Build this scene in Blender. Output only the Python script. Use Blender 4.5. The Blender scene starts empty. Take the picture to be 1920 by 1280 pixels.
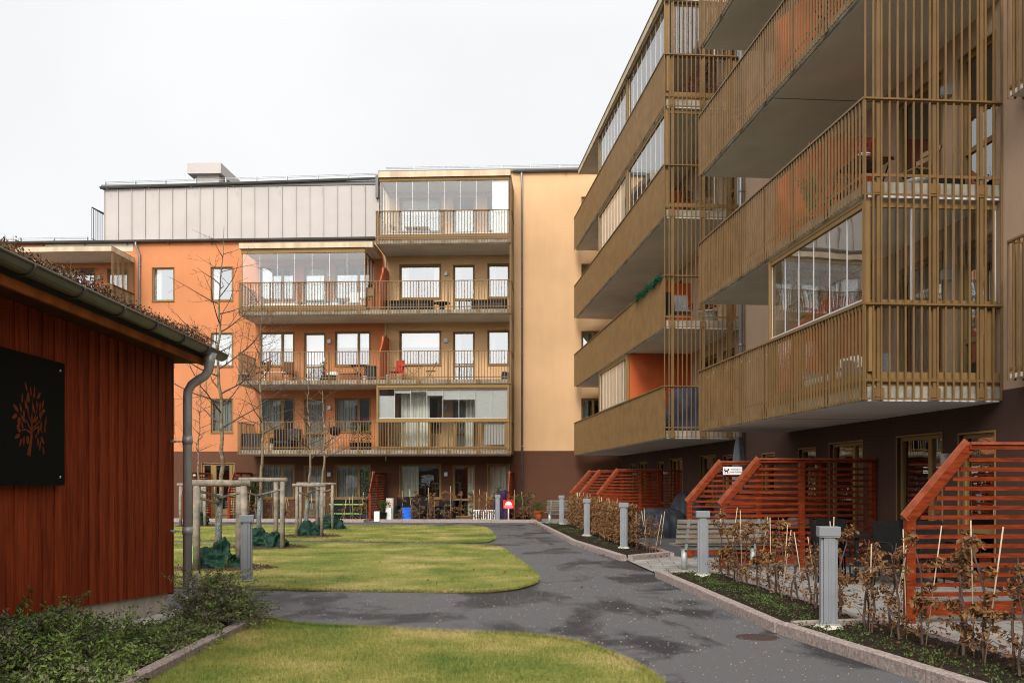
import bpy, math, random
import numpy as np
from mathutils import Vector, Matrix, Euler
random.seed(7)
S = bpy.context.scene
R_ = math.radians
# ---------------------------------------------------------------- camera
EYE, F = 1.55, 1800.0            # eye height, focal length in pixels of a 1920 px wide picture
cd = bpy.data.cameras.new('camera'); cam = bpy.data.objects.new('camera', cd)
S.collection.objects.link(cam); S.camera = cam
cd.sensor_width = 36.0; cd.lens = 36.0*F/1920.0; cd.clip_start = 0.1; cd.clip_end = 900
cam.location = (0, 0, EYE); cam.rotation_euler = (R_(90), 0, 0)
cd.shift_x = 0.0; cd.shift_y = (905-640)/1920.0
# ---------------------------------------------------------------- world, sun, exposure
W = bpy.data.worlds.new("World"); S.world = W; W.use_nodes = True
nt = W.node_tree; nt.nodes.clear()
def N(t, **kw):
    n = nt.nodes.new(t)
    for k, v in kw.items(): setattr(n, k, v)
    return n
SUN_AZ, SUN_EL = R_(192), R_(36)       # azimuth of the veiled sun, clockwise from +Y: behind the camera, to the left
sky = N('ShaderNodeTexSky', sky_type='NISHITA'); sky.sun_disc = False
sky.sun_elevation = SUN_EL; sky.sun_rotation = SUN_AZ
tc = N('ShaderNodeTexCoord'); sep = N('ShaderNodeSeparateXYZ'); nt.links.new(tc.outputs['Generated'], sep.inputs[0])
el = N('ShaderNodeMapRange'); el.inputs[1].default_value = 0.42; el.inputs[2].default_value = 0.95
el.inputs[3].default_value = 0.0; el.inputs[4].default_value = 1.0
nt.links.new(sep.outputs['Z'], el.inputs[0])
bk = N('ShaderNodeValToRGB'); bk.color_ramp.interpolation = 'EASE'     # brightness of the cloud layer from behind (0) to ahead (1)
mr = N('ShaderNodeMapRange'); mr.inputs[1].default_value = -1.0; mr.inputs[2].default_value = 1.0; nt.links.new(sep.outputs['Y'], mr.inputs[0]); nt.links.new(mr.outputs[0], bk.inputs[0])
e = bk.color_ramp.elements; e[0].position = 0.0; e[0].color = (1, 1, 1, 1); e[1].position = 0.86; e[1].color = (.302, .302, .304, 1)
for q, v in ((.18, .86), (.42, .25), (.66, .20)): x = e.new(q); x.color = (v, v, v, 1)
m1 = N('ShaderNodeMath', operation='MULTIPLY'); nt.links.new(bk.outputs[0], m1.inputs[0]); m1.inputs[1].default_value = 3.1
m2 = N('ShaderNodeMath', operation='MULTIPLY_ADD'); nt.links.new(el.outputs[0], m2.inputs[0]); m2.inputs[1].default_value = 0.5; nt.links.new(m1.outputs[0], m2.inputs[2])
nz = N('ShaderNodeTexNoise'); nz.inputs['Scale'].default_value = 2.2; nz.inputs['Detail'].default_value = 4
nt.links.new(tc.outputs['Generated'], nz.inputs['Vector'])
cr = N('ShaderNodeMapRange'); cr.inputs[1].default_value = 0.3; cr.inputs[2].default_value = 0.7; cr.inputs[3].default_value = 0.93; cr.inputs[4].default_value = 1.05
nt.links.new(nz.outputs['Fac'], cr.inputs[0])
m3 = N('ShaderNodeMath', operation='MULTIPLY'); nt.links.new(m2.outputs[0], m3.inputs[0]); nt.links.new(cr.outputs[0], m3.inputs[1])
cl = N('ShaderNodeMixRGB', blend_type='MULTIPLY'); cl.inputs[0].default_value = 1; cl.inputs[1].default_value = (0.985, 0.995, 1.01, 1)
nt.links.new(m3.outputs[0], cl.inputs[2])
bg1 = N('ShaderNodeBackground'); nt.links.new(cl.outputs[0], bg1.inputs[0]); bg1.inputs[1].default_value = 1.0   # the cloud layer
bg2 = N('ShaderNodeBackground'); nt.links.new(sky.outputs[0], bg2.inputs[0]); bg2.inputs[1].default_value = 0.05
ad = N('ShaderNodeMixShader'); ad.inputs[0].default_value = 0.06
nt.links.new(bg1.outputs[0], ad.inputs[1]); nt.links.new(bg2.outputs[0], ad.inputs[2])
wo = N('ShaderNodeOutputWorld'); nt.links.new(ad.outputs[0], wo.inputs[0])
sd = bpy.data.lights.new('sun', 'SUN'); sd.energy = 2.3; sd.angle = R_(16); sd.color = (1.0, 0.95, 0.87)
sun = bpy.data.objects.new('sun', sd); S.collection.objects.link(sun)
sv = Vector((math.sin(SUN_AZ)*math.cos(SUN_EL), math.cos(SUN_AZ)*math.cos(SUN_EL), math.sin(SUN_EL)))
sun.rotation_euler = sv.to_track_quat('Z', 'Y').to_euler()
S.view_settings.view_transform = 'Standard'; S.view_settings.look = 'None'
S.view_settings.exposure = 0.1; S.view_settings.gamma = 1.0
S.render.resolution_x, S.render.resolution_y = 1024, 682
try:
    S.cycles.pixel_filter_type = 'BLACKMAN_HARRIS'; S.cycles.filter_width = 1.05; S.cycles.max_bounces = 8; S.cycles.transparent_max_bounces = 24
except Exception: pass
# ---------------------------------------------------------------- materials
MAT = {}
def mat(name, col, rough=0.75, var=0.0, scale=6.0, bump=0.0, bscale=60.0, metal=0.0, col2=None, stretch=None, spec=0.10, detail=5, lo=0.35, hi=0.65, coord='Object', streak=0.0):
    m = bpy.data.materials.new(name); m.use_nodes = True; MAT[name] = m
    t = m.node_tree; b = t.nodes['Principled BSDF']
    b.inputs['Base Color'].default_value = (*col, 1); b.inputs['Roughness'].default_value = rough
    b.inputs['Metallic'].default_value = metal; b.inputs['Specular IOR Level'].default_value = spec
    c = t.nodes.new('ShaderNodeTexCoord'); mp = t.nodes.new('ShaderNodeMapping'); t.links.new(c.outputs[coord], mp.inputs[0])
    if stretch: mp.inputs['Scale'].default_value = stretch
    if var or col2:
        n = t.nodes.new('ShaderNodeTexNoise'); n.inputs['Scale'].default_value = scale; n.inputs['Detail'].default_value = detail
        t.links.new(mp.outputs[0], n.inputs['Vector'])
        r = t.nodes.new('ShaderNodeValToRGB'); r.color_ramp.elements[0].position = lo; r.color_ramp.elements[1].position = hi
        a = col if col2 else tuple(x*(1-var) for x in col); d = col2 if col2 else tuple(min(1, x*(1+var)) for x in col)
        r.color_ramp.elements[0].color = (*a, 1); r.color_ramp.elements[1].color = (*d, 1)
        t.links.new(n.outputs['Fac'], r.inputs[0]); t.links.new(r.outputs[0], b.inputs['Base Color'])
        m['ramp'] = r.name
    if streak:
        m3 = t.nodes.new('ShaderNodeMapping'); m3.inputs['Scale'].default_value = (2.6, 2.6, .22); t.links.new(c.outputs[coord], m3.inputs[0])
        n3 = t.nodes.new('ShaderNodeTexNoise'); n3.inputs['Scale'].default_value = 1.0; n3.inputs['Detail'].default_value = 8; n3.inputs['Roughness'].default_value = .65; t.links.new(m3.outputs[0], n3.inputs['Vector'])
        r3 = t.nodes.new('ShaderNodeMapRange'); r3.inputs[1].default_value = .35; r3.inputs[2].default_value = .62; r3.inputs[3].default_value = 1-streak; r3.inputs[4].default_value = 1.0; t.links.new(n3.outputs['Fac'], r3.inputs[0])
        x3 = t.nodes.new('ShaderNodeMixRGB'); x3.blend_type = 'MULTIPLY'; x3.inputs[0].default_value = 1
        if var or col2: t.links.new(r.outputs[0], x3.inputs[1])
        else: x3.inputs[1].default_value = (*col, 1)
        t.links.new(r3.outputs[0], x3.inputs[2]); t.links.new(x3.outputs[0], b.inputs['Base Color'])
    if bump:
        n2 = t.nodes.new('ShaderNodeTexNoise'); n2.inputs['Scale'].default_value = bscale; n2.inputs['Detail'].default_value = 6
        t.links.new(mp.outputs[0], n2.inputs['Vector'])
        bp = t.nodes.new('ShaderNodeBump'); bp.inputs['Strength'].default_value = bump; bp.inputs['Distance'].default_value = 0.02
        t.links.new(n2.outputs['Fac'], bp.inputs['Height']); t.links.new(bp.outputs[0], b.inputs['Normal'])
    return m
def glass(name, ior, tint=(1, 1, 1), rough=0.0):
    m = bpy.data.materials.new(name); m.use_nodes = True; MAT[name] = m
    t = m.node_tree; t.nodes.clear()
    o = t.nodes.new('ShaderNodeOutputMaterial'); mx = t.nodes.new('ShaderNodeMixShader')
    tr = t.nodes.new('ShaderNodeBsdfTransparent'); tr.inputs[0].default_value = (*tint, 1)
    gl = t.nodes.new('ShaderNodeBsdfGlossy'); gl.inputs['Roughness'].default_value = rough; gl.inputs['Color'].default_value = (1, 1, 1, 1)
    fr = t.nodes.new('ShaderNodeFresnel'); fr.inputs[0].default_value = ior
    geo = t.nodes.new('ShaderNodeNewGeometry')
    # the same reflectance from both sides of a thin pane
    inv = t.nodes.new('ShaderNodeMath'); inv.operation = 'DIVIDE'; inv.inputs[0].default_value = 1.0; inv.inputs[1].default_value = ior
    ms = t.nodes.new('ShaderNodeMix'); t.links.new(geo.outputs['Backfacing'], ms.inputs[0])
    ms.inputs[2].default_value = ior; t.links.new(inv.outputs[0], ms.inputs[3]); t.links.new(ms.outputs[0], fr.inputs[0])
    nn = t.nodes.new('ShaderNodeTexNoise'); nn.inputs['Scale'].default_value = 0.9
    tcn = t.nodes.new('ShaderNodeTexCoord'); t.links.new(tcn.outputs['Object'], nn.inputs['Vector'])
    bp = t.nodes.new('ShaderNodeBump'); bp.inputs['Strength'].default_value = 0.25; bp.inputs['Distance'].default_value = 0.01
    t.links.new(nn.outputs['Fac'], bp.inputs['Height']); t.links.new(bp.outputs[0], gl.inputs['Normal'])
    t.links.new(fr.outputs[0], mx.inputs[0]); t.links.new(tr.outputs[0], mx.inputs[1]); t.links.new(gl.outputs[0], mx.inputs[2])
    t.links.new(mx.outputs[0], o.inputs[0])
    return m
mat('tan', (0.62, 0.385, 0.205), 0.9, 0.07, 0.42, 0.4, 90, detail=9, streak=.045)
mat('orange', (0.53, 0.205, 0.09), 0.9, 0.07, 0.42, 0.4, 90, detail=9, streak=.045)
mat('peach', (0.40, 0.275, 0.19), 0.9, 0.07, 0.42, 0.4, 90, detail=9, streak=.045)
mat('brown', (0.105, 0.047, 0.028), 0.9, 0.08, 0.5, 0.3, 90)
mat('mauve', (0.075, 0.042, 0.032), 0.9, 0.08, 0.6, 0.3, 90)
mat('creampanel', (0.55, 0.47, 0.35), 0.8, 0.05, 1.0)
mat('bronze', (0.175, 0.100, 0.038), 0.45, 0.12, 3.0, spec=0.25)
mat('bronze_frame', (0.235, 0.142, 0.055), 0.5, 0.06, 2.0)
mat('bronze_dark', (0.17, 0.10, 0.04), 0.5, 0.1, 2.0)
mat('slab', (0.35, 0.31, 0.245), 0.85, 0.25, 4, 0.3, 30, streak=.3)
mat('soffit', (0.64, 0.61, 0.60), 0.8, 0.08, 0.9, 0.15, 40, detail=8)
mat('fascia', (0.50, 0.385, 0.26), 0.75, 0.16, 3.0, stretch=(1, 1, .15))
mat('zinc', (0.41, 0.365, 0.335), 0.6, 0.04, 0.8, metal=0.0, spec=0.3)
mat('gutter', (0.075, 0.068, 0.06), 0.4, 0.1, 3, spec=0.6)
mat('steelpipe', (0.26, 0.255, 0.25), 0.35, 0.1, 3, metal=0.6)
mat('shedpipe', (0.46, 0.45, 0.43), 0.36, 0.10, 5, metal=0.25, spec=0.5)
mat('shedgutter', (0.13, 0.125, 0.10), 0.4, 0.12, 4, spec=0.5)
mat('galv', (0.42, 0.44, 0.43), 0.5, 0.15, 8, metal=0.4)
mat('alu', (0.55, 0.54, 0.53), 0.4, metal=0.2)
mat('bollard', (0.25, 0.255, 0.27), 0.5, 0.05, 4)
mat('concrete', (0.56, 0.51, 0.43), 0.9, 0.15, 5, 0.5, 40)
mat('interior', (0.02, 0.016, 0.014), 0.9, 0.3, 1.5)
mat('curtain', (0.62, 0.60, 0.52), 0.9, 0.06, 8, stretch=(6, 6, .3))
mat('voile', (0.30, 0.30, 0.27), 0.9, 0.2, 8, stretch=(6, 6, .3))
mat('blind', (0.80, 0.78, 0.74), 0.85)
mat('blind_reflection', (0.42, 0.40, 0.38), 0.8, 0.1, 30, stretch=(.1, .1, 3))  # grey of drawn blinds, also painted in place of milky glass reflections
mat('beigeblind', (0.55, 0.42, 0.30), 0.8, 0.08, 6, stretch=(4, 4, .2))
mat('orangepanel', (0.46, 0.085, 0.018), 0.45, 0.12, 2, spec=0.5)
mat('slat', (0.195, 0.030, 0.007), 0.55, 0.35, 5, 0.2, 30, stretch=(1, 1, 6), spec=0.15)
mat('slatcap', (0.28, 0.075, 0.036), 0.7, 0.2, 9, 0.2, 30)
mat('wicker', (0.013, 0.012, 0.012), 0.6, 0.4, 60, 0.6, 160)
mat('blackmetal', (0.015, 0.015, 0.016), 0.45)
mat('darkgrey', (0.045, 0.047, 0.05), 0.7, 0.2, 10)
mat('tarp', (0.022, 0.025, 0.031), 0.55, 0.25, 3, 0.4, 6, spec=0.12)
mat('greycloth', (0.17, 0.18, 0.19), 0.8, 0.12, 6, 0.5, 12)
mat('navycloth', (0.035, 0.042, 0.062), 0.7, 0.2, 3, 0.4, 6)
mat('purplecover', (0.035, 0.022, 0.05), 0.6, 0.2, 4)
mat('wood', (0.27, 0.17, 0.09), 0.7, 0.25, 6, stretch=(1, 1, 6))
mat('darkwood', (0.10, 0.045, 0.022), 0.6, 0.25, 6)
mat('teak', (0.34, 0.17, 0.07), 0.6, 0.25, 8)
mat('white', (0.72, 0.70, 0.66), 0.6, 0.05, 4)
mat('redcloth', (0.45, 0.03, 0.025), 0.8, 0.2, 6)
mat('blue', (0.02, 0.16, 0.75), 0.5)
mat('terracotta', (0.40, 0.10, 0.035), 0.8, 0.2, 5)
mat('signred', (0.80, 0.022, 0.014), 0.45)
mat('signwhite', (0.80, 0.79, 0.76), 0.45)
mat('signblack', (0.006, 0.006, 0.006), 0.75, spec=0.1)
mat('emblem', (0.17, 0.04, 0.012), 0.8, 0.2, 20)
mat('ink', (0.02, 0.02, 0.05), 0.6)
mat('log', (0.245, 0.205, 0.16), 0.85, 0.3, 7, 0.6, 25, stretch=(1, 1, 1))
mat('bark', (0.20, 0.145, 0.095), 0.9, 0.4, 14, 0.7, 40)
mat('twig', (0.11, 0.07, 0.055), 0.85, 0.3, 9)
mat('cane', (0.50, 0.38, 0.25), 0.7, 0.15, 9)
mat('guard', (0.09, 0.105, 0.10), 0.6, col2=(0.24, 0.25, 0.23), scale=55, lo=.48, hi=.52)
mat('bag', (0.007, 0.032, 0.019), 0.55, 0.3, 4, 0.6, 9, spec=0.2)
mat('soil', (0.030, 0.020, 0.014), 0.95, 0.5, 30, 1.0, 60)
mat('granite', (0.33, 0.265, 0.235), 0.85, 0.28, 28, 0.6, 70)
mat('shedsoffit', (0.10, 0.035, 0.015), 0.8, 0.2, 4)
mat('shedfascia', (0.36, 0.11, 0.03), 0.7, 0.25, 5, stretch=(1, .2, 1))
mat('sedum', (0.075, 0.04, 0.028), 0.9, col2=(0.16, 0.085, 0.055), scale=18, bump=1, bscale=50)
mat('sedumleaf', (0.07, 0.028, 0.024), 0.8, col2=(0.15, 0.10, 0.05), scale=9)
mat('roofedge', (0.05, 0.045, 0.042), 0.7)
mat('leafgreen', (0.035, 0.065, 0.018), 0.6, col2=(0.08, 0.12, 0.03), scale=10)
mat('leafdark', (0.014, 0.030, 0.012), 0.6, col2=(0.03, 0.055, 0.02), scale=10)
mat('garland', (0.012, 0.075, 0.04), 0.6, 0.4, 14)
mat('redleaf', (0.20, 0.045, 0.04), 0.7, 0.4, 12)
mat('shrub', (0.065, 0.105, 0.028), 0.65, col2=(0.24, 0.32, 0.08), scale=2.2, lo=.38, hi=.66)
mat('shrubgrey', (0.10, 0.115, 0.065), 0.7, col2=(0.25, 0.235, 0.14), scale=5)
mat('weed', (0.035, 0.06, 0.015), 0.7, col2=(0.105, 0.155, 0.04), scale=9)
mat('beechleaf', (0.10, 0.045, 0.018), 0.6, col2=(0.30, 0.155, 0.065), scale=11, lo=.3, hi=.7)
mat('deadleaf', (0.13, 0.05, 0.025), 0.8, 0.5, 15)
mat('manhole', (0.065, 0.042, 0.036), 0.8, 0.3, 60)
mat('mulch', (0.055, 0.033, 0.022), 0.95, col2=(0.12, 0.07, 0.05), scale=40, bump=1, bscale=60)
mat('greentrim', (0.25, 0.60, 0.12), 0.6)
glass('pane', 3.1, (0.86, 0.9, 0.88))
glass('clearglass', 2.0, (0.93, 0.96, 0.95))
# shed cladding: every board its own tone of red stain
def mat_boards():
    m = mat('boards', (0.22, 0.035, 0.010), 0.6, spec=0.12); t = m.node_tree; b = t.nodes['Principled BSDF']
    g = t.nodes.new('ShaderNodeTexCoord'); sp = t.nodes.new('ShaderNodeSeparateXYZ'); t.links.new(g.outputs['Object'], sp.inputs[0])
    mu = t.nodes.new('ShaderNodeMath'); mu.operation = 'MULTIPLY'; mu.inputs[1].default_value = 1/0.115; t.links.new(sp.outputs['X'], mu.inputs[0])
    fl = t.nodes.new('ShaderNodeMath'); fl.operation = 'FLOOR'; t.links.new(mu.outputs[0], fl.inputs[0])
    wn = t.nodes.new('ShaderNodeTexWhiteNoise'); wn.noise_dimensions = '1D'; t.links.new(fl.outputs[0], wn.inputs['W'])
    mp = t.nodes.new('ShaderNodeMapping'); mp.inputs['Scale'].default_value = (14, 14, 0.9); t.links.new(g.outputs['Object'], mp.inputs[0])
    no = t.nodes.new('ShaderNodeTexNoise'); no.inputs['Scale'].default_value = 3; no.inputs['Detail'].default_value = 7; t.links.new(mp.outputs[0], no.inputs['Vector'])
    a = t.nodes.new('ShaderNodeMath'); a.operation = 'MULTIPLY_ADD'; t.links.new(wn.outputs['Value'], a.inputs[0]); a.inputs[1].default_value = 0.22
    t.links.new(no.outputs['Fac'], a.inputs[2])
    r = t.nodes.new('ShaderNodeValToRGB'); t.links.new(a.outputs[0], r.inputs[0])
    r.color_ramp.elements[0].position = 0.42; r.color_ramp.elements[0].color = (0.14, 0.020, 0.007, 1)
    r.color_ramp.elements[1].position = 0.95; r.color_ramp.elements[1].color = (0.40, 0.066, 0.017, 1)
    t.links.new(r.outputs[0], b.inputs['Base Color'])
mat_boards()
def mat_asphalt():
    m = mat('asphalt', (0.07, 0.07, 0.072), 0.85); t = m.node_tree; b = t.nodes['Principled BSDF']; L = t.links.new
    g = t.nodes.new('ShaderNodeTexCoord')
    mp = t.nodes.new('ShaderNodeMapping'); mp.inputs['Scale'].default_value = (0.9, 0.55, 1); L(g.outputs['Object'], mp.inputs[0])
    n = t.nodes.new('ShaderNodeTexNoise'); n.inputs['Scale'].default_value = 0.75; n.inputs['Detail'].default_value = 10; n.inputs['Roughness'].default_value = 0.66; n.inputs['Distortion'].default_value = 0.4; L(mp.outputs[0], n.inputs['Vector'])
    r = t.nodes.new('ShaderNodeValToRGB'); L(n.outputs['Fac'], r.inputs[0])
    e = r.color_ramp.elements; e[0].position = 0.42; e[0].color = (0.036, 0.035, 0.037, 1); e[1].position = 0.50; e[1].color = (0.112, 0.108, 0.109, 1)
    v = t.nodes.new('ShaderNodeTexNoise'); v.inputs['Scale'].default_value = 160; v.inputs['Detail'].default_value = 3; L(g.outputs['Object'], v.inputs['Vector'])
    vr = t.nodes.new('ShaderNodeMapRange'); vr.inputs[1].default_value = .35; vr.inputs[2].default_value = .65; vr.inputs[3].default_value = .55; vr.inputs[4].default_value = 1.5; L(v.outputs['Fac'], vr.inputs[0])
    mm = t.nodes.new('ShaderNodeMixRGB'); mm.blend_type = 'MULTIPLY'; mm.inputs[0].default_value = 1; L(r.outputs[0], mm.inputs[1]); L(vr.outputs[0], mm.inputs[2])
    # pale and reddish grit
    vo = t.nodes.new('ShaderNodeTexVoronoi'); vo.inputs['Scale'].default_value = 22; L(g.outputs['Object'], vo.inputs['Vector'])
    lt = t.nodes.new('ShaderNodeMath'); lt.operation = 'LESS_THAN'; lt.inputs[1].default_value = 0.16; L(vo.outputs['Distance'], lt.inputs[0])
    pn = t.nodes.new('ShaderNodeTexNoise'); pn.inputs['Scale'].default_value = 0.8; L(g.outputs['Object'], pn.inputs['Vector'])
    sc = t.nodes.new('ShaderNodeSeparateColor'); L(vo.outputs['Color'], sc.inputs[0])
    gt = t.nodes.new('ShaderNodeMath'); gt.operation = 'ADD'; L(sc.outputs[0], gt.inputs[0]); L(pn.outputs['Fac'], gt.inputs[1])
    g2 = t.nodes.new('ShaderNodeMath'); g2.operation = 'GREATER_THAN'; g2.inputs[1].default_value = 1.12; L(gt.outputs[0], g2.inputs[0])
    mk = t.nodes.new('ShaderNodeMath'); mk.operation = 'MULTIPLY'; L(lt.outputs[0], mk.inputs[0]); L(g2.outputs[0], mk.inputs[1])
    gc = t.nodes.new('ShaderNodeMixRGB'); L(sc.outputs[1], gc.inputs[0]); gc.inputs[1].default_value = (0.50, 0.46, 0.42, 1); gc.inputs[2].default_value = (0.20, 0.12, 0.10, 1)
    fx = t.nodes.new('ShaderNodeMixRGB'); L(mk.outputs[0], fx.inputs[0]); L(mm.outputs[0], fx.inputs[1]); L(gc.outputs[0], fx.inputs[2])
    L(fx.outputs[0], b.inputs['Base Color'])
    rr = t.nodes.new('ShaderNodeMapRange'); rr.inputs[1].default_value = .42; rr.inputs[2].default_value = .54; rr.inputs[3].default_value = .5; rr.inputs[4].default_value = .88
    L(n.outputs['Fac'], rr.inputs[0]); L(rr.outputs[0], b.inputs['Roughness'])
    bp = t.nodes.new('ShaderNodeBump'); bp.inputs['Strength'].default_value = .5; bp.inputs['Distance'].default_value = .006; L(v.outputs['Fac'], bp.inputs['Height']); L(bp.outputs[0], b.inputs['Normal'])
mat_asphalt()
def mat_grass(name, dark):
    m = mat(name, (0.1, 0.14, 0.03), 0.9, spec=0.15); t = m.node_tree; b = t.nodes['Principled BSDF']; L = t.links.new
    g = t.nodes.new('ShaderNodeTexCoord')
    n = t.nodes.new('ShaderNodeTexNoise'); n.inputs['Scale'].default_value = 0.7; n.inputs['Detail'].default_value = 6; n.inputs['Roughness'].default_value = .62; L(g.outputs['Object'], n.inputs['Vector'])
    r = t.nodes.new('ShaderNodeValToRGB'); L(n.outputs['Fac'], r.inputs[0]); e = r.color_ramp.elements
    e[0].position = .34; e[0].color = (0.10, 0.145, 0.028, 1); e[1].position = .68; e[1].color = (0.40, 0.32, 0.14, 1)
    x = e.new(.46); x.color = (0.185, 0.20, 0.045, 1); x = e.new(.56); x.color = (0.275, 0.25, 0.07, 1)
    f = t.nodes.new('ShaderNodeTexNoise'); f.inputs['Scale'].default_value = 30; f.inputs['Detail'].default_value = 5; L(g.outputs['Object'], f.inputs['Vector'])
    fr = t.nodes.new('ShaderNodeMapRange'); fr.inputs[1].default_value = .3; fr.inputs[2].default_value = .7; fr.inputs[3].default_value = .65*dark; fr.inputs[4].default_value = 1.6*dark; L(f.outputs['Fac'], fr.inputs[0])
    mm = t.nodes.new('ShaderNodeMixRGB'); mm.blend_type = 'MULTIPLY'; mm.inputs[0].default_value = 1; L(r.outputs[0], mm.inputs[1]); L(fr.outputs[0], mm.inputs[2])
    L(mm.outputs[0], b.inputs['Base Color'])
mat_grass('lawn', .75); mat_grass('blades', 1.0)
def mat_paving():
    m = mat('paving', (0.36, 0.34, 0.31), 0.85); t = m.node_tree; b = t.nodes['Principled BSDF']; L = t.links.new
    g = t.nodes.new('ShaderNodeTexCoord'); mp = t.nodes.new('ShaderNodeMapping'); mp.inputs['Rotation'].default_value = (0, 0, R_(5)); L(g.outputs['Object'], mp.inputs[0])
    br = t.nodes.new('ShaderNodeTexBrick'); br.inputs['Scale'].default_value = 1.0; br.inputs['Brick Width'].default_value = .5; br.inputs['Row Height'].default_value = .5
    br.inputs['Mortar Size'].default_value = .008; br.offset = 0.5
    br.inputs['Color1'].default_value = (0.27, 0.255, 0.235, 1); br.inputs['Color2'].default_value = (0.33, 0.31, 0.28, 1); br.inputs['Mortar'].default_value = (0.07, 0.065, 0.055, 1)
    L(mp.outputs[0], br.inputs['Vector'])
    n = t.nodes.new('ShaderNodeTexNoise'); n.inputs['Scale'].default_value = 3; n.inputs['Detail'].default_value = 6; L(g.outputs['Object'], n.inputs['Vector'])
    vr = t.nodes.new('ShaderNodeMapRange'); vr.inputs[1].default_value = .3; vr.inputs[2].default_value = .7; vr.inputs[3].default_value = .7; vr.inputs[4].default_value = 1.15; L(n.outputs['Fac'], vr.inputs[0])
    mm = t.nodes.new('ShaderNodeMixRGB'); mm.blend_type = 'MULTIPLY'; mm.inputs[0].default_value = 1; L(br.outputs[0], mm.inputs[1]); L(vr.outputs[0], mm.inputs[2])
    L(mm.outputs[0], b.inputs['Base Color'])
mat_paving()
# ---------------------------------------------------------------- object helpers
def link(o, parent=None):
    S.collection.objects.link(o)
    if parent is not None: o.parent = parent
    return o
class MB:
    """collects shapes; build() links them as ONE mesh object"""
    def __init__(s): s.v = []; s.f = []; s.mi = []; s.cur = 0; s.smooth = []
    def quad(s, *p, sm=False):
        n = len(s.v); s.v += [tuple(q) for q in p]; s.f.append(tuple(range(n, n+len(p)))); s.mi.append(s.cur); s.smooth.append(sm)
    def box(s, x0, x1, y0, y1, z0, z1, M=None):
        n = len(s.v)
        c = [(x0, y0, z0), (x1, y0, z0), (x1, y1, z0), (x0, y1, z0), (x0, y0, z1), (x1, y0, z1), (x1, y1, z1), (x0, y1, z1)]
        if M is not None: c = [tuple(M @ Vector(q)) for q in c]
        s.v += c
        for f in ((3, 2, 1, 0), (4, 5, 6, 7), (0, 1, 5, 4), (1, 2, 6, 5), (2, 3, 7, 6), (3, 0, 4, 7)):
            s.f.append(tuple(n+i for i in f)); s.mi.append(s.cur); s.smooth.append(False)
    def beam(s, p, q, w, h=None, roll=0.0):
        p = Vector(p); q = Vector(q); d = q-p; L = d.length
        if L < 1e-6: return
        h = h or w
        M = Matrix.Translation(p) @ d.to_track_quat('Z', 'Y').to_matrix().to_4x4() @ Matrix.Rotation(roll, 4, 'Z')
        s.box(-w/2, w/2, -h/2, h/2, 0, L, M)
    def tube(s, pts, rad, seg=8, cap=True):
        pts = [Vector(p) for p in pts]; k = len(pts)
        if not isinstance(rad, (list, tuple)): rad = [rad]*k
        n0 = len(s.v); up = None
        for i, p in enumerate(pts):
            d = (pts[min(i+1, k-1)]-pts[max(i-1, 0)])
            if d.length < 1e-9: d = Vector((0, 0, 1))
            d.normalize()
            if up is None: up = d.orthogonal().normalized()
            else:
                up = up-d*up.dot(d)
                up = up.normalized() if up.length > 1e-6 else d.orthogonal().normalized()
            w = d.cross(up)
            for j in range(seg):
                a = 2*math.pi*j/seg
                s.v.append(tuple(p+(up*math.cos(a)+w*math.sin(a))*rad[i]))
        for i in range(k-1):
            for j in range(seg):
                a = n0+i*seg+j; b = n0+i*seg+(j+1) % seg
                s.f.append((a, b, b+seg, a+seg)); s.mi.append(s.cur); s.smooth.append(True)
        if cap:
            s.f.append(tuple(n0+j for j in reversed(range(seg)))); s.mi.append(s.cur); s.smooth.append(False)
            s.f.append(tuple(n0+(k-1)*seg+j for j in range(seg))); s.mi.append(s.cur); s.smooth.append(False)
    def lathe(s, prof, c=(0, 0, 0), seg=20):
        n0 = len(s.v)
        for r, z in prof:
            for j in range(seg):
                a = 2*math.pi*j/seg; s.v.append((c[0]+r*math.cos(a), c[1]+r*math.sin(a), c[2]+z))
        for i in range(len(prof)-1):
            for j in range(seg):
                a = n0+i*seg+j; b = n0+i*seg+(j+1) % seg
                s.f.append((a, b, b+seg, a+seg)); s.mi.append(s.cur); s.smooth.append(True)
    def leaf(s, c, size, rnd, up=0.3, w=.55):
        d = Vector((rnd.gauss(0, 1), rnd.gauss(0, 1), rnd.gauss(up, .8))).normalized()
        o = d.orthogonal().normalized(); o.rotate(Matrix.Rotation(rnd.random()*6.28, 3, d)); n = d.cross(o)
        c = Vector(c); L = size*rnd.uniform(.7, 1.3); ww = L*w*.5; f = n*ww*rnd.uniform(.2, .8)
        a, b = c, c+d*L; m1 = c+d*L*.5+o*ww+f; m2 = c+d*L*.5-o*ww+f
        k = len(s.v); s.v += [tuple(a), tuple(m1), tuple(b), tuple(m2)]
        s.f += [(k, k+1, k+2), (k, k+2, k+3)]; s.mi += [s.cur]*2; s.smooth += [False]*2
    def build(s, name, m, parent=None, loc=None, bevel=0):
        me = bpy.data.meshes.new(name); me.from_pydata(s.v, [], s.f)
        for q in (m if isinstance(m, (list, tuple)) else [m]): me.materials.append(MAT[q])
        me.polygons.foreach_set('material_index', s.mi); me.polygons.foreach_set('use_smooth', s.smooth); me.update()
        o = bpy.data.objects.new(name, me); link(o, parent)
        if loc is not None: o.location = loc
        if bevel:
            bv = o.modifiers.new('bevel', 'BEVEL'); bv.width = bevel; bv.segments = 2; bv.limit_method = 'ANGLE'
        return o
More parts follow.
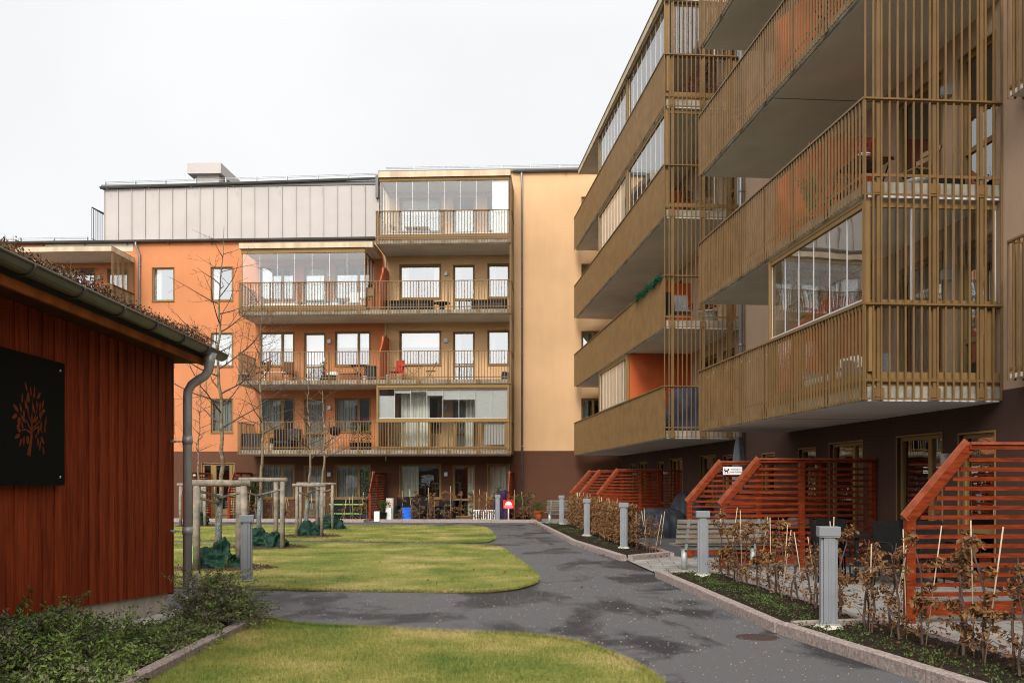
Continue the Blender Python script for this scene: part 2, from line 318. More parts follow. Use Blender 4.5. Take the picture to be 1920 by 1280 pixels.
def npmesh(name, V, Fc, m, parent=None):
    me = bpy.data.meshes.new(name); k = Fc.shape[1]
    me.vertices.add(len(V)); me.vertices.foreach_set('co', V.astype(np.float32).ravel())
    me.loops.add(Fc.size); me.loops.foreach_set('vertex_index', Fc.astype(np.int32).ravel())
    me.polygons.add(len(Fc)); me.polygons.foreach_set('loop_start', np.arange(0, Fc.size, k, dtype=np.int32))
    me.update(calc_edges=True); me.materials.append(MAT[m])
    o = bpy.data.objects.new(name, me); return link(o, parent)
def tag(o, label=None, cat=None, group=None, kind=None):
    if label: o['label'] = label
    if cat: o['category'] = cat
    if group: o['group'] = group
    if kind: o['kind'] = kind
    return o
def thing(name, label, cat, loc=(0, 0, 0), rz=0.0, group=None):
    o = bpy.data.objects.new(name, None); link(o); o.location = loc; o.rotation_euler = (0, 0, rz); o.empty_display_size = .2
    return tag(o, label, cat, group)
def struct(o): o['kind'] = 'structure'; return o
def dup(root, loc, rz=0.0, label=None, group=None, scale=None):
    r = root.copy(); link(r); r.location = loc; r.rotation_euler = (0, 0, rz)
    if scale: r.scale = scale if isinstance(scale, tuple) else (scale,)*3
    if label: r['label'] = label
    if group: r['group'] = group
    for ch in list(root.children):
        c = ch.copy(); link(c, r)
        for g in ch.children:
            d = g.copy(); link(d, c)
    return r
def G(px, py):                              # a point on the ground seen at (px, py) of the 1920 px picture
    D = F*EYE/(py-905.0); return ((px-960)/F*D, D)
def at(px, py, D): return ((px-960)/F*D, D, EYE+(905-py)*D/F)
# frames of the two wings: local x along the facade, y into the building, z up; y = 0 is the wall
class Frame:
    def __init__(s, ox, oy, rz): s.o = Vector((ox, oy, 0)); s.rz = rz; s.M = Matrix.Translation(s.o) @ Matrix.Rotation(rz, 4, 'Z')
    def w(s, x, y, z=0.0): return tuple(s.M @ Vector((x, y, z)))
    def x(s, px, y=0.0):                    # local x on the plane y where picture column px meets it
        k = (px-960)/F; c, n = math.cos(s.rz), math.sin(s.rz)
        # world = o + x*(c,n) + y*(-n,c);  X = k*Y
        return (k*(s.o.y+y*c)-(s.o.x-y*n))/(c-k*n)
    def z(s, px, py, y=0.0):
        D = s.w(s.x(px, y), y)[1]; return EYE+(905-py)*D/F
FB = Frame(-2.784, 41.76, math.atan2(-0.05, 1)); FR = Frame(7.0326, 13.7755, math.atan2(-0.99638, 0.0852))
# ================================================================ the two wings of the apartment house
fl = lambda k: 0.03+2.9*k
def wall(root, name, m, x0, x1, z0, z1, holes=(), depth=0.18, label=None, rooms=True, y=0.0):
    hs = [h for h in holes if h[0] > x0-.01 and h[1] < x1+.01 and h[2] > z0-.01 and h[3] < z1+.01]
    xs = sorted({x0, x1, *[h[0] for h in hs], *[h[1] for h in hs]}); zs = sorted({z0, z1, *[h[2] for h in hs], *[h[3] for h in hs]})
    b = MB()
    for i in range(len(xs)-1):
        for j in range(len(zs)-1):
            cx, cz = (xs[i]+xs[i+1])/2, (zs[j]+zs[j+1])/2
            if any(h[0] < cx < h[1] and h[2] < cz < h[3] for h in hs): continue
            b.quad((xs[i], y, zs[j]), (xs[i+1], y, zs[j]), (xs[i+1], y, zs[j+1]), (xs[i], y, zs[j+1]))
    d = y+depth
    for a, c, e, f in hs:
        b.cur = 0
        b.quad((a, y, e), (a, y, f), (a, d, f), (a, d, e)); b.quad((c, y, e), (c, d, e), (c, d, f), (c, y, f))
        b.quad((a, y, e), (a, d, e), (c, d, e), (c, y, e)); b.quad((a, y, f), (c, y, f), (c, d, f), (a, d, f))
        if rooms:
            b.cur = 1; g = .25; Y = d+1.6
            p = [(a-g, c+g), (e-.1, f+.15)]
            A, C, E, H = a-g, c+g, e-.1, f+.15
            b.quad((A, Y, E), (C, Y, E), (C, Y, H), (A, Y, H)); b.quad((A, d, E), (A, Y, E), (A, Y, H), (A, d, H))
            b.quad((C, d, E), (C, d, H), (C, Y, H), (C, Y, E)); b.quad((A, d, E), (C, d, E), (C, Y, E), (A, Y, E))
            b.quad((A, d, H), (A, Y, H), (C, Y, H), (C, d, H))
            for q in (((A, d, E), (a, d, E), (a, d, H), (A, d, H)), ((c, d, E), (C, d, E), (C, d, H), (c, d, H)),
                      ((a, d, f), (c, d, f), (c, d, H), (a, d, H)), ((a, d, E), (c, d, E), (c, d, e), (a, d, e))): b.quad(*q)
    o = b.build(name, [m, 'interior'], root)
    if label: o['label'] = label
    return o
def folds(b, x0, x1, z0, z1, y, amp=.035, wl=.13):
    n = max(6, int((x1-x0)/wl*4)); 
    P = [(x0+(x1-x0)*i/n, y+amp*math.sin(i*math.pi/2+math.sin(i*.7)), ) for i in range(n+1)]
    for i in range(n): b.quad((*P[i], z0), (*P[i+1], z0), (*P[i+1], z1), (*P[i], z1), sm=True)
def window(root, x0, x1, z0, z1, mull=(), door=False, back=None, fr='bronze_frame', name=None, wf=.06, y0=.06):
    """back: list of (material, x share from, x share to, z share from, z share to)"""
    b = MB(); e = .002; y1 = y0+.07
    b.box(x0+e, x0+wf, y0, y1, z0+e, z1-e); b.box(x1-wf, x1-e, y0, y1, z0+e, z1-e)
    b.box(x0+wf, x1-wf, y0, y1, z1-wf, z1-e); b.box(x0+wf, x1-wf, y0, y1, z0+e, z0+wf)
    for m_ in mull: b.box(m_-.055, m_+.055, y0-.004, y1-.004, z0+wf, z1-wf)
    if door: b.box(x0+wf, x1-wf, y0+.002, y1-.006, z0+.72, z0+.80)
    t = .03    # metal surround and sill
    b.box(x0-t, x0, -.012, .02, z0, z1+t); b.box(x1, x1+t, -.012, .02, z0, z1+t); b.box(x0, x1, -.014, .02, z1, z1+t)
    if not door: b.box(x0-t, x1+t, -.05, .028, z0-.045, z0)
    w = b.build(name or ('balcony_door' if door else 'window'), fr, root)
    p = MB(); p.quad((x0+wf, y0+.035, z0+wf), (x1-wf, y0+.035, z0+wf), (x1-wf, y0+.035, z1-wf), (x0+wf, y0+.035, z1-wf)); p.build('pane', 'pane', w)
    if door:
        h = MB(); h.box(x1-wf+.005, x1-.015, y0-.05, y0-.004, z0+1.0, z0+1.16); h.build('handle', 'alu', w)
    for bk in (back or []):
        m_, a, c, d, f = bk; q = MB(); X0, X1 = x0+(x1-x0)*a, x0+(x1-x0)*c; Z0, Z1 = z0+(z1-z0)*d, z0+(z1-z0)*f
        if m_ in ('curtain', 'voile'): folds(q, X0, X1, Z0, Z1, .26); q.build('curtain', m_, w)
        else: q.box(X0, X1, .19, .195, Z0, Z1); q.build('blind', m_, w)
    return w
def wall_lamp(root, x, z):
    b = MB(); b.box(x-.075, x+.075, -.11, -.001, z-.085, z+.085); b.box(x-.055, x+.055, -.13, -.11, z-.065, z+.065); b.build('wall_lamp', 'galv', root)
SP = 0.118
def rail_x(b, x0, x1, y, zf, top=True, post=1.32, zb=-.2):
    """railing along x standing at plane y, outside of the slab edge"""
    n = max(1, round((x1-x0)/SP))
    for i in range(n+1):
        x = x0+(x1-x0)*i/n; b.box(x-.012, x+.012, y-.011, y+.011, zf+zb, zf+1.15)
    b.box(x0-.02, x1+.02, y-.022, y+.024, zf+1.15, zf+1.18)
    b.box(x0, x1, y+.0115, y+.022, zf+.07, zf+.11); b.box(x0, x1, y+.0115, y+.022, zf-.19, zf-.16)
    k = max(1, round((x1-x0)/post))
    for i in range(k+1):
        x = x0+.06+(x1-x0-.12)*i/k
        b.box(x-.022, x+.022, y+.0225, y+.058, zf-.14, zf+1.148)
        b.box(x-.075, x+.075, y+.023, y+.031, zf-.15, zf-.03)
def rail_y(b, x, y0, y1, zf, zb=-.2, zt=1.15, sgn=1, posts=(.12, .9, 1.6)):
    n = max(1, round((y1-y0)/SP))
    for i in range(n+1):
        y = y0+(y1-y0)*i/n; b.box(x-.010, x+.010, y-.014, y+.014, zf+zb, zf+zt)
    s = sgn
    b.box(min(x-s*.024, x+s*.022), max(x-s*.024, x+s*.022), y0-.02, y1, zf+1.15, zf+1.185)
    for a, c in ((.07, .11), (-.19, -.16)): b.box(min(x-s*.0105, x-s*.022), max(x-s*.0105, x-s*.022), y0, y1, zf+a, zf+c)
    for p in posts:
        y = y0+p*(y1-y0)/2.06
        b.box(min(x-s*.023, x-s*.06), max(x-s*.023, x-s*.06), y-.03, y+.03, zf+zb+.05, zf+zt-.01)
        b.box(min(x-s*.0225, x-s*.03), max(x-s*.0225, x-s*.03), y-.085, y+.085, zf-.16, zf-.03)
def balcony(root, x0, x1, k, yf, sides=(), full=(), joints=()):
    """slab is the part; railing its sub-part. sides: ends with a railing, full: ends with full height bars"""
    z = fl(k); s = MB(); ya = yf+.075
    s.box(x0+.04, x1-.04, ya, -.001, z-.17, z); s.cur = 1
    s.box(x0+.06, x1-.06, ya+.02, -.002, z-.215, z-.171)
    s.cur = 0; s.box(x0+.02, x1-.02, ya-.018, ya-.001, z-.205, z-.175)
    o = s.build('balcony', ['slab', 'soffit'], root)
    r = MB(); rail_x(r, x0, x1, yf, z)
    for e in sides: rail_y(r, x0 if e == 'l' else x1, yf+SP, -.03, z, sgn=-1 if e == 'l' else 1)
    r.build('railing', 'bronze', o); return o
def side_screen(root, x, yf, z0, z1, sgn, levels=(), posts=(.22, 1.05, 1.75)):
    """full height screen of bars along y at the end of a stack of balconies"""
    b = MB(); n = round((-.03-yf)/SP)
    for i in range(n+1):
        y = yf+.01+(-.04-yf)*i/n; b.box(x-.009, x+.009, y-.0125, y+.0125, z0, z1)
    def sx(a, c): return (min(x-sgn*a, x-sgn*c), max(x-sgn*a, x-sgn*c))
    for L in levels:
        z = fl(L); 
        if z+1.19 < z1:
            b.box(*sx(-.03, -.0095), yf, -.03, z+1.14, z+1.165); b.box(*sx(.0095, .05), yf, -.03, z+1.12, z+1.175)
        b.box(*sx(.0095, .022), yf, -.03, z+.06, z+.10); b.box(*sx(.0095, .022), yf, -.03, z-.20, z-.175)
        for p in posts: b.box(*sx(.0095, .02), yf+p-.08, yf+p+.08, z-.165, z-.03)
    for p in posts: b.box(*sx(.0225, .065), yf+p-.026, yf+p+.026, z0+.03, z1-.02)
    return b.build('side_screen', 'bronze', root)
def glazing(bal, x0, x1, z0, z1, y, n, ends=(), lower=False, band=.06, tint='clearglass', blinds=()):
    """sliding glass panes; ends: x of glass returns to the wall"""
    f = MB(); f.cur = 0
    f.box(x0-.03, x1+.03, y-.03, y+.03, z1, z1+band); f.box(x0-.03, x1+.03, y-.03, y+.03, z0-band, z0)
    for X in (x0-.03, x1): f.box(X, X+.03, y-.025, y+.025, z0, z1)
    f.cur = 1
    for i in range(0, n+1):
        X = x0+(x1-x0)*i/n; f.box(X-.007, X+.007, y-.008, y+.006, z0+.001, z1-.001)
    f.box(x0, x1, y-.034, y-.031, z0-.012, z0+.012)
    g = MB(); g.quad((x0, y, z0), (x1, y, z0), (x1, y, z1), (x0, y, z1))
    for X in ends:
        m_ = 3; g.quad((X, y+.03, z0), (X, -.02, z0), (X, -.02, z1), (X, y+.03, z1))
        f.cur = 0; f.box(X-.025, X+.025, y+.031, -.02, z1, z1+band); f.box(X-.025, X+.025, y+.031, -.02, z0-band, z0)
        f.cur = 1
        for i in range(m_+1):
            Y = y+.045+(-.08-y)*i/m_; f.box(X-.014, X+.014, Y-.011, Y+.011, z0, z1)
    f.build('glazing_frame', ['bronze_frame', 'alu'], bal); g.build('glazing', tint, bal)
    for (m_, a, c, d, e) in blinds:
        q = MB(); X0, X1 = x0+(x1-x0)*a, x0+(x1-x0)*c; Z0, Z1 = z0+(z1-z0)*d, z0+(z1-z0)*e
        q.box(X0+.012, X1-.012, y+.05, y+.056, Z0, Z1); q.build('blind', m_, bal)
def partition(bal, x, yf, k, m='orangepanel', h=2.0, full=False):
    z = fl(k)+.01; b = MB(); t = .03; y0 = yf+.12
    if full: prof = [(y0, z), (-.01, z), (-.01, z+2.66), (y0, z+2.66)]
    else: prof = [(y0, z), (-.01, z), (-.01, z+h), (y0+1.0, z+h), (y0, z+1.15)]
    b.quad(*[(x-t, y, q) for y, q in reversed(prof)]); b.quad(*[(x+t, y, q) for y, q in prof])
    for i in range(len(prof)):
        (a, c), (d, e) = prof[i], prof[(i+1) % len(prof)]
        b.quad((x-t, a, c), (x+t, a, c), (x+t, d, e), (x-t, d, e))
    for i in range(1, 3):                                   # joints of the boards
        yy = y0+(-.02-y0)*i/3; b.box(x-t-.004, x+t+.004, yy-.012, yy+.012, z, z+(2.6 if full else 1.0 if i == 0 else h-.1))
    b.build('partition', m, bal)
def pipe_down(root, pts, r, m='steelpipe', name='downpipe'):
    b = MB(); b.tube(pts, r, 12)
    for z in np.arange(pts[-1][2]+1, pts[0][2]-.6, 2.0): b.tube([(pts[-1][0], pts[-1][1], z), (pts[-1][0], pts[-1][1], z+.06)], r+.008, 12); b.box(pts[-1][0]-.012, pts[-1][0]+.012, pts[-1][1], -.002, z+.02, z+.04)
    return b.build(name, m, root)
# ---------------------------------------------------------------- back wing
bx = FB.x
BW = thing('apartment_building', 'orange and ochre plastered apartment house closing the courtyard, with zinc clad top storey', 'building', FB.o, FB.rz, 'wings of the apartment house')
YF = -2.12
XL, XR = bx(-90), bx(1170); XC = bx(721)                # XC: where orange turns to ochre
win = []                                                # (x0, x1, z0, z1, mullions, door, backs)
def col(px0, px1, levels, sill=.85, head=2.31, mull=(), door=False, backs=None):
    for L in levels:
        z = fl(L); bk = backs(L) if callable(backs) else backs
        win.append((bx(px0), bx(px1), z+(.04 if door else sill), z+head, [bx(q) for q in mull], door, bk))
bl = lambda L: [('voile', 0, .35, 0, 1)] if L >= 2 else [('voile', 0, 1, 0, 1)]
upper = lambda L: ([('curtain', 0, .2, 0, 1), ('curtain', .82, 1, 0, 1)] if L == 3 else [('blind', .03, .97, .55, 1)]) if L >= 2 else ([('voile', 0, .55, 0, 1)] if L == 1 else [('voile', 0, 1, 0, 1)])
col(396, 436, (1, 2, 3), backs=lambda L: [('voile', 0, 1, 0, 1)] if L < 3 else [('curtain', 0, .3, 0, 1)]); col(286, 326, (3,), backs=bl(3)); col(286, 326, (1, 2), backs=bl(2))
col(488, 551, (0, 1, 2, 3), mull=(529,), backs=upper); col(571, 609.5, (0, 1, 2, 3), door=True, head=2.26, backs=lambda L: [('voile', 0, 1, 0, 1)] if L < 2 else [('blind', 0, 1, .3, 1)])
col(629, 694, (0, 1, 2, 3), mull=(672,), backs=upper)
col(750, 826, (0, 1, 2, 3, 4), backs=lambda L: [('curtain', 0, .44, 0, 1)] if L == 0 else upper(L)); col(850.5, 889, (0, 1, 2, 3, 4), door=True, head=2.26, backs=lambda L: [('curtain', .66, 1, 0, 1)] if L == 0 else bl(L))
col(915, 954.5, (0, 1, 2, 3, 4), backs=lambda L: [('curtain', 0, 1, 0, 1)] if L < 2 else bl(L))
col(1091, 1128, (1, 2, 3, 4), mull=(1112,), head=2.25, backs=lambda L: bl(2))
col(99, 177, (3,), mull=(139,), backs=bl(2)); col(202, 240, (3,), door=True, head=2.26, backs=bl(2))
col(378.5, 439, (0,), sill=.02, head=2.38, mull=(394.5,))   # the entrance
holes = [w[:4] for w in win]
WZ = 12.16
wall(BW, 'wall', 'brown', XL, XR, -.1, 2.94, holes, label='brown plaster of the ground floor')
wall(BW, 'wall', 'orange', XL, XC, 2.94, WZ, holes, label='orange plaster')
wall(BW, 'wall', 'tan', XC, XR, 2.94, 15.0, holes, label='ochre plaster')
for w in win[:-1]: window(BW, w[0], w[1], w[2], w[3], w[4], w[5], w[6])
w = win[-1]; d = window(BW, w[0], w[1], w[2], w[3], [], False, None, name='entrance_door', fr='bronze_frame', wf=.09)
q = MB(); X0, X1, Z0, Z1 = w[:4]; W_ = X1-X0
q.box(X0+.09, X1-.09, .026, .099, Z0+.09, Z0+.35); q.box(X0+W_*.27, X0+W_*.44, .027, .0985, Z0+.35, Z1-.09); q.box(X1-.22, X1-.09, .027, .0985, Z0+.35, Z1-.09)
q.build('door_leaf', 'bronze_frame', d)
h = MB(); h.tube([(X0+W_*.40, -.03, Z0+.8), (X0+W_*.40, -.03, Z0+1.6)], .014, 8); h.build('handle', 'alu', d)
for L in (0, 1, 2, 3): wall_lamp(BW, bx(618), fl(L)+1.9); wall_lamp(BW, bx(836.5), fl(L)+1.9)
wall_lamp(BW, bx(187), fl(3)+1.9); wall_lamp(BW, bx(367), fl(0)+1.9)
# beige panels below the eaves
for a, c in ((503, 706), (85, 250), (-80, 12)):
    p = MB(); p.box(bx(a), bx(c), -.012, -.001, 11.78, WZ-.03); o = p.build('cladding_panel', 'creampanel', BW)
# penthouse of standing seam zinc
XP0, XP1 = bx(192), bx(709); b = MB()
b.box(XP0, XP1, .22, .5, 12.2, 14.62); b.box(XP0, XP0+.2, .5, 9, 12.2, 14.62)
n = 20
for i in range(n+1):
    x = XP0+(XP1-XP0)*i/n; b.box(x-.013, x+.013, .165, .22, 12.26, 14.6)
b.box(XP0, XP1, .19, .215, 12.2, 12.26)
b.build('zinc_cladding', 'zinc', BW)
def gutter_b(x0, x1, z, y=-.1, r=.075, name='gutter', m='gutter', zs=0.0):
    b = MB(); n = 7
    for i in range(n):
        a0, a1 = math.pi*(1+i/n), math.pi*(1+(i+1)/n)
        p = lambda a, x, zz: (x, y+r*math.cos(a), zz+r*math.sin(a)+.01)
        b.quad(p(a0, x0, z), p(a0, x1, z+zs), p(a1, x1, z+zs), p(a1, x0, z), sm=True)
    b.tube([(x0, y-r, z+.012), (x1, y-r, z+zs+.012)], .011, 6)
    for s, zz in ((x0, z), (x1, z+zs)):
        pts = [(s, y+r*math.cos(math.pi*(1+i/n)), zz+r*math.sin(math.pi*(1+i/n))+.01) for i in range(n+1)]; b.quad(*pts)
    b.cur = 1; b.quad((x0, y-r*.5, z+.02), (x1, y-r*.5, z+zs+.02), (x1, .6, z+zs+.16), (x0, .6, z+.16)); b.quad((x0, y+.02, z-.02), (x1, y+.02, z+zs-.02), (x1, y+.02, z+zs+.05), (x0, y+.02, z+.05))
    for i in range(int((x1-x0)/1.9)+1):
        X = x0+.4+i*1.9
        if X < x1: b.box(X-.02, X+.02, -.16, .0, z-.14, z-.11)
    return b.build(name, [m, 'gutter'], BW)
gutter_b(XL, bx(705), WZ+.05, y=-.17, r=.085)
gutter_b(bx(186), bx(709), 14.66, y=.10, r=.085, zs=.22)
gutter_b(bx(962), XR, 15.02, y=-.13, r=.075)
b = MB(); b.box(XL, XC, .0, .25, WZ-.0, WZ+.03); b.box(XL, XP0, .25, 11, WZ+.02, WZ+.14); b.box(bx(186), XP1, .18, 9, 14.63, 14.80); b.box(XP1+.01, XR+2, -.12, 11, 15.003, 15.13)
b.box(XP1-.12, XP1, .01, 9, 14.0, 15.0)
b.build('roof', 'gutter', BW)
b = MB(); b.box(XL, XR+2, 10.6, 10.9, 0, WZ); b.box(XL, XL+.3, .2, 10.6, 0, WZ); b.build('rear_wall', 'tan', BW)
# snow guards
b = MB()
for x0, x1, z, y, s in ((XL, bx(160), WZ+.2, .15, 0), (bx(190), bx(708), 14.86, .35, .2), (bx(722), bx(1160), 15.22, .1, 0)):
    for dz in (.05, .11): b.tube([(x0, y, z+dz), (x1, y, z+dz+s)], .012, 5)
    k = int((x1-x0)/1.25)
    for i in range(k+1):
        x = x0+(x1-x0)*i/k; zz = z+s*i/k; b.box(x-.015, x+.015, y-.02, y+.1, zz-.12, zz+.13)
b.build('snow_guard', 'galv', BW)
# roof terrace railing beside the penthouse
b = MB(); xa, xe = bx(172, .15), bx(199, 1.3)
for i in range(8): u = i/7; X, Y = xa+(xe-xa)*u, .15+1.15*u; b.box(X-.011, X+.011, Y-.011, Y+.011, WZ+.14, WZ+1.62)
b.beam((xa, .15, WZ+1.64), (xe, 1.3, WZ+1.64), .05, .03); b.beam((xa, .15, WZ+.24), (xe, 1.3, WZ+.24), .03, .02)
for i in range(9): b.box(xa-.011, xa+.011, .3+i*.4, .322+i*.4, WZ+.14, WZ+1.62)
b.box(xa-.02, xa+.02, .17, 3.6, WZ+1.621, WZ+1.66)
b.build('terrace_railing', 'gutter', BW)
# ventilation hood on the roof
b = MB(); yc = 2.2; x0, x1 = bx(351, yc), bx(414, yc)
b.box(x0+.33, x1-.2, yc+.3, yc+6.6, 14.75, 15.91); b.box(x0, x1, yc, yc+7, 15.9, 16.38); b.box(x0+.05, x1-.05, yc+.05, yc+6.9, 16.38, 16.41); b.box(x0+.35, x1-.35, yc+.4, yc+4, 16.41, 16.47)
b.build('ventilation_hood', 'zinc', BW)
# downpipes
pipe_down(BW, [(bx(978), -.13, 14.96), (bx(978), -.13, 14.8), (bx(979), -.08, 14.5), (bx(979), -.08, .1)], .045)
x = bx(263); pipe_down(BW, [(bx(258), -.2, WZ+.0), (bx(258), -.2, WZ-.15), (x, -.08, WZ-.55), (x, -.08, .1)], .045)
x = bx(724); pipe_down(BW, [(x, -.06, 11.4), (x, -.06, 2.5)], .03, m='creampanel')
# balconies and glazing
f = lambda px: bx(px, YF)
b1 = balcony(BW, f(446), f(957), 1, YF, ('l',)); b2 = balcony(BW, f(447.5), f(957), 2, YF, ('l',)); b3 = balcony(BW, f(448), f(957), 3, YF, ('l',))
b4 = balcony(BW, f(705), f(957), 4, YF, ('l',)); b0 = balcony(BW, f(20), f(209.5), 3, YF, ('r',))
side_screen(BW, f(957)+.03, YF, 2.75, 14.2, 1, (1, 2, 3, 4), posts=(.1, 1.9))
side_screen(BW, f(209.5)+.02, YF, fl(3)-.2, 11.3, 1, (3,), posts=(.1, 1.1))
def canopy(px0, px1, z0, z1, y0=YF-.05, root=BW, fx=None):
    fx = fx or (lambda p: bx(p, YF)); b = MB(); X0, X1 = fx(px0), fx(px1)
    b.box(X0, X1, y0, -.001, z0+.02, z1-.02); b.cur = 1; b.box(X0-.015, X1+.015, y0-.03, y0-.001, z0, z1)
    b.box(X0-.03, X0-.001, y0, -.001, z0, z1); b.box(X1+.001, X1+.03, y0, -.001, z0, z1)
    b.cur = 2; b.box(X0-.02, X1+.02, y0-.02, -.001, z1+.001, z1+.03)
    return b.build('canopy', ['soffit', 'fascia', 'gutter'], root)
canopy(35, 209.5, 11.27, 11.47); canopy(450, 698, 11.30, 11.52); canopy(711, 956, 14.17, 14.41)
b = MB(); b.box(f(452), f(684), YF+.02, YF+.09, 11.12, 11.30); b.build('glazing_head', 'bronze_frame', b3)
glazing(b3, f(454), f(683), fl(3)+.22, 11.12, YF+.07, 7, ends=(f(683)-.0,))
b = MB(); b.box(f(452), f(684), YF+.03, YF+.06, fl(3)+.0, fl(3)+.15); b.build('glazing_base', 'bronze_frame', b3)
b = MB(); b.box(f(711), f(955), YF+.02, YF+.09, 14.05, 14.17); b.build('glazing_head', 'bronze_frame', b4)
glazing(b4, f(713), f(953), fl(4)+.22, 14.02, YF+.07, 8, ends=(f(713),), blinds=(('blind', .875, 1, 0, 1),))
b = MB(); b.box(f(711), f(955), YF+.03, YF+.06, fl(4), fl(4)+.15); b.build('glazing_base', 'bronze_frame', b4)
zg = fl(1)+1.3
glazing(b1, f(710), f(951), zg, zg+1.19, YF+.05, 8, ends=(), blinds=(('blind_reflection', 0, .125, 0, .78), ('blind_reflection', .75, 1, .0, 1), ('blind_reflection', .125, .25, .87, 1), ('blind_reflection', .25, .375, .92, 1), ('blind_reflection', .375, .5, .78, 1), ('blind_reflection', .5, .75, .64, 1)))  # grey sheets stand in for milky reflections as well as blinds
b = MB(); folds(b, f(745), f(800), fl(1)+.05, fl(2)-.4, YF+.9); folds(b, f(868), f(884), fl(1)+.05, fl(2)-.4, YF+1.1); b.build('curtain', 'curtain', b1)
b = MB(); X0, X1 = f(706), f(955)
b.box(X0, X1, YF-.035, YF+.06, zg-.17, zg-.06); b.box(X0, X1, YF-.02, YF+.06, zg+1.25, zg+1.36); b.box(X0, X0+.07, YF-.02, YF+.06, fl(1)+.12, zg+1.25); b.box(X1-.07, X1, YF-.02, YF+.06, fl(1), zg+1.25)
for i in range(6):
    x = X0+.06+(X1-X0-.2)*i/5; b.box(x-.04, x+.04, YF+.03, YF+.075, fl(1)+.13, zg-.17)
b.box(X0, X1, YF+.031, YF+.074, fl(1)+.02, fl(1)+.13)
b.build('glazing_frame', 'bronze_frame', b1)
b = MB(); b.quad((X0, YF+.05, fl(1)+.13), (X1, YF+.05, fl(1)+.13), (X1, YF+.05, zg-.17), (X0, YF+.05, zg-.17)); b.build('glazing', 'clearglass', b1)
b = MB(); b.box(X1-1.05, X1-.1, YF+.1, YF+.105, fl(1)+.2, zg-.2); b.build('blind', 'blind_reflection', b1)
b = MB(); b.box(f(706), f(706)+.05, YF+.07, -.001, fl(1), fl(2)-.22); b.build('partition', 'orangepanel', b1)
for o, k in ((b2, 2), (b3, 3)): partition(o, f(711), YF, k)
# ---------------------------------------------------------------- right wing
RW = thing('apartment_building', 'long brown bronze-railed wing with deep balconies rising on the right of the path', 'building', FR.o, FR.rz, 'wings of the apartment house')
YR = -2.06; NX0, NX1, FX0, FX1 = -8.33, 0.0, -27.3, -11.64
PN = -3.80; PF = (-16.56, -21.7)
win2 = []
def col2(x0, x1, levels, sill=.85, head=2.31, mull=(), door=False, backs=None):
    for L in levels:
        z = fl(L); win2.append((x0, x1, z+(.04 if door else sill), z+head, mull, door, backs(L) if callable(backs) else backs))
A = (0, 1, 2, 3, 4)
vo = lambda L: [('voile', 0, .4, 0, 1)] if L % 2 else [('voile', .5, 1, 0, 1)]
col2(-1.12, -.18, A, door=True, head=2.26, backs=lambda L: [('blind', 0, 1, 0, .0+.62)] if L == 3 else None); col2(-3.1, -1.62, A, mull=(-2.1,), backs=vo, sill=.4)
col2(-5.95, -4.45, A, mull=(-4.95,), backs=vo, sill=.4); col2(-7.6, -6.66, A, door=True, head=2.26)
col2(-9.95, -9.1, (0,), sill=1.3, head=2.22)
col2(-13.1, -12.15, A, door=True, head=2.26); col2(-15.4, -13.8, A, mull=(-14.4,), backs=vo); col2(-19.1, -17.5, A, mull=(-18.4,), backs=vo)
col2(-20.9, -19.95, A, door=True, head=2.26); col2(-24.1, -22.6, A, mull=(-23.4,), backs=vo); col2(-25.6, -24.7, A, door=True, head=2.26)
h2 = [w[:4] for w in win2]
wall(RW, 'wall', 'mauve', -29.2, 13, -.1, 2.88, h2, label='dark brown plaster of the ground floor'); wall(RW, 'wall', 'peach', -29.2, 13, 2.88, 14.7, h2, label='dusty peach plaster')
for w in win2: window(RW, *w)
for L in A:
    for x in (-1.38, -6.35, -13.42, -19.5, -24.4): wall_lamp(RW, x, fl(L)+1.9)
b = MB(); b.box(-29.2, 13.3, -.1, 11, 14.7, 14.9); b.box(-29.2, 13, 10.7, 11, 0, 14.7); b.box(12.9, 13.2, .0, 10.7, 0, 14.7); b.build('roof', 'gutter', RW)
RB = {}
for L in (1, 2, 3, 4):
    RB['n', L] = balcony(RW, NX0, NX1, L, YR); RB['f', L] = balcony(RW, FX0, FX1, L, YR)
    partition(RB['n', L], PN, YR, L)
    for p in PF: partition(RB['f', L], p, YR, L, full=(L == 1 and p == PF[0]))
    b = MB()                                             # joint line across the underside
    for x in ((PN+PN*.0-.0, ) if 1 else ()): b.box(x-.012, x+.012, YR+.1, -.01, fl(L)-.219, fl(L)-.2155)
    b.build('soffit_joint', 'gutter', RB['n', L])
side_screen(RW, NX1+.03, YR, fl(1)-.2, 14.2, 1, (1, 2, 3, 4)); side_screen(RW, FX1+.03, YR, fl(1)-.2, 14.2, 1, (1, 2, 3, 4))
def canopy_r(x0, x1):
    b = MB(); b.box(x0, x1, YR+.0, -.001, 14.22, 14.36); b.cur = 1; b.box(x0-.02, x1+.02, YR-.05, YR-.001, 14.2, 14.40); b.box(x1+.001, x1+.03, YR, -.001, 14.2, 14.4)
    b.cur = 2; b.box(x0-.02, x1+.04, YR-.07, -.001, 14.401, 14.43); b.build('canopy', ['soffit', 'fascia', 'gutter'], RW)
canopy_r(-25.9, FX1+.03); canopy_r(NX0, NX1+.03)
def glz(o, x0, x1, L, lo=1.24, n=7, ends=(), blinds=(), tint='clearglass'):
    z0, z1 = fl(L)+lo, fl(L+1)-.34
    glazing(o, x0+.05, x1-.05, z0, z1, YR+.09, n, ends, blinds=blinds, tint=tint, band=.07)
    b = MB(); b.box(x0, x1, YR+.05, YR+.13, z1+.07, z1+.13)
    for X in (x0, x1-.05): b.box(X, X+.05, YR+.03, YR+.13, fl(L), z1+.07)
    b.build('glazing_post', 'bronze_frame', o)
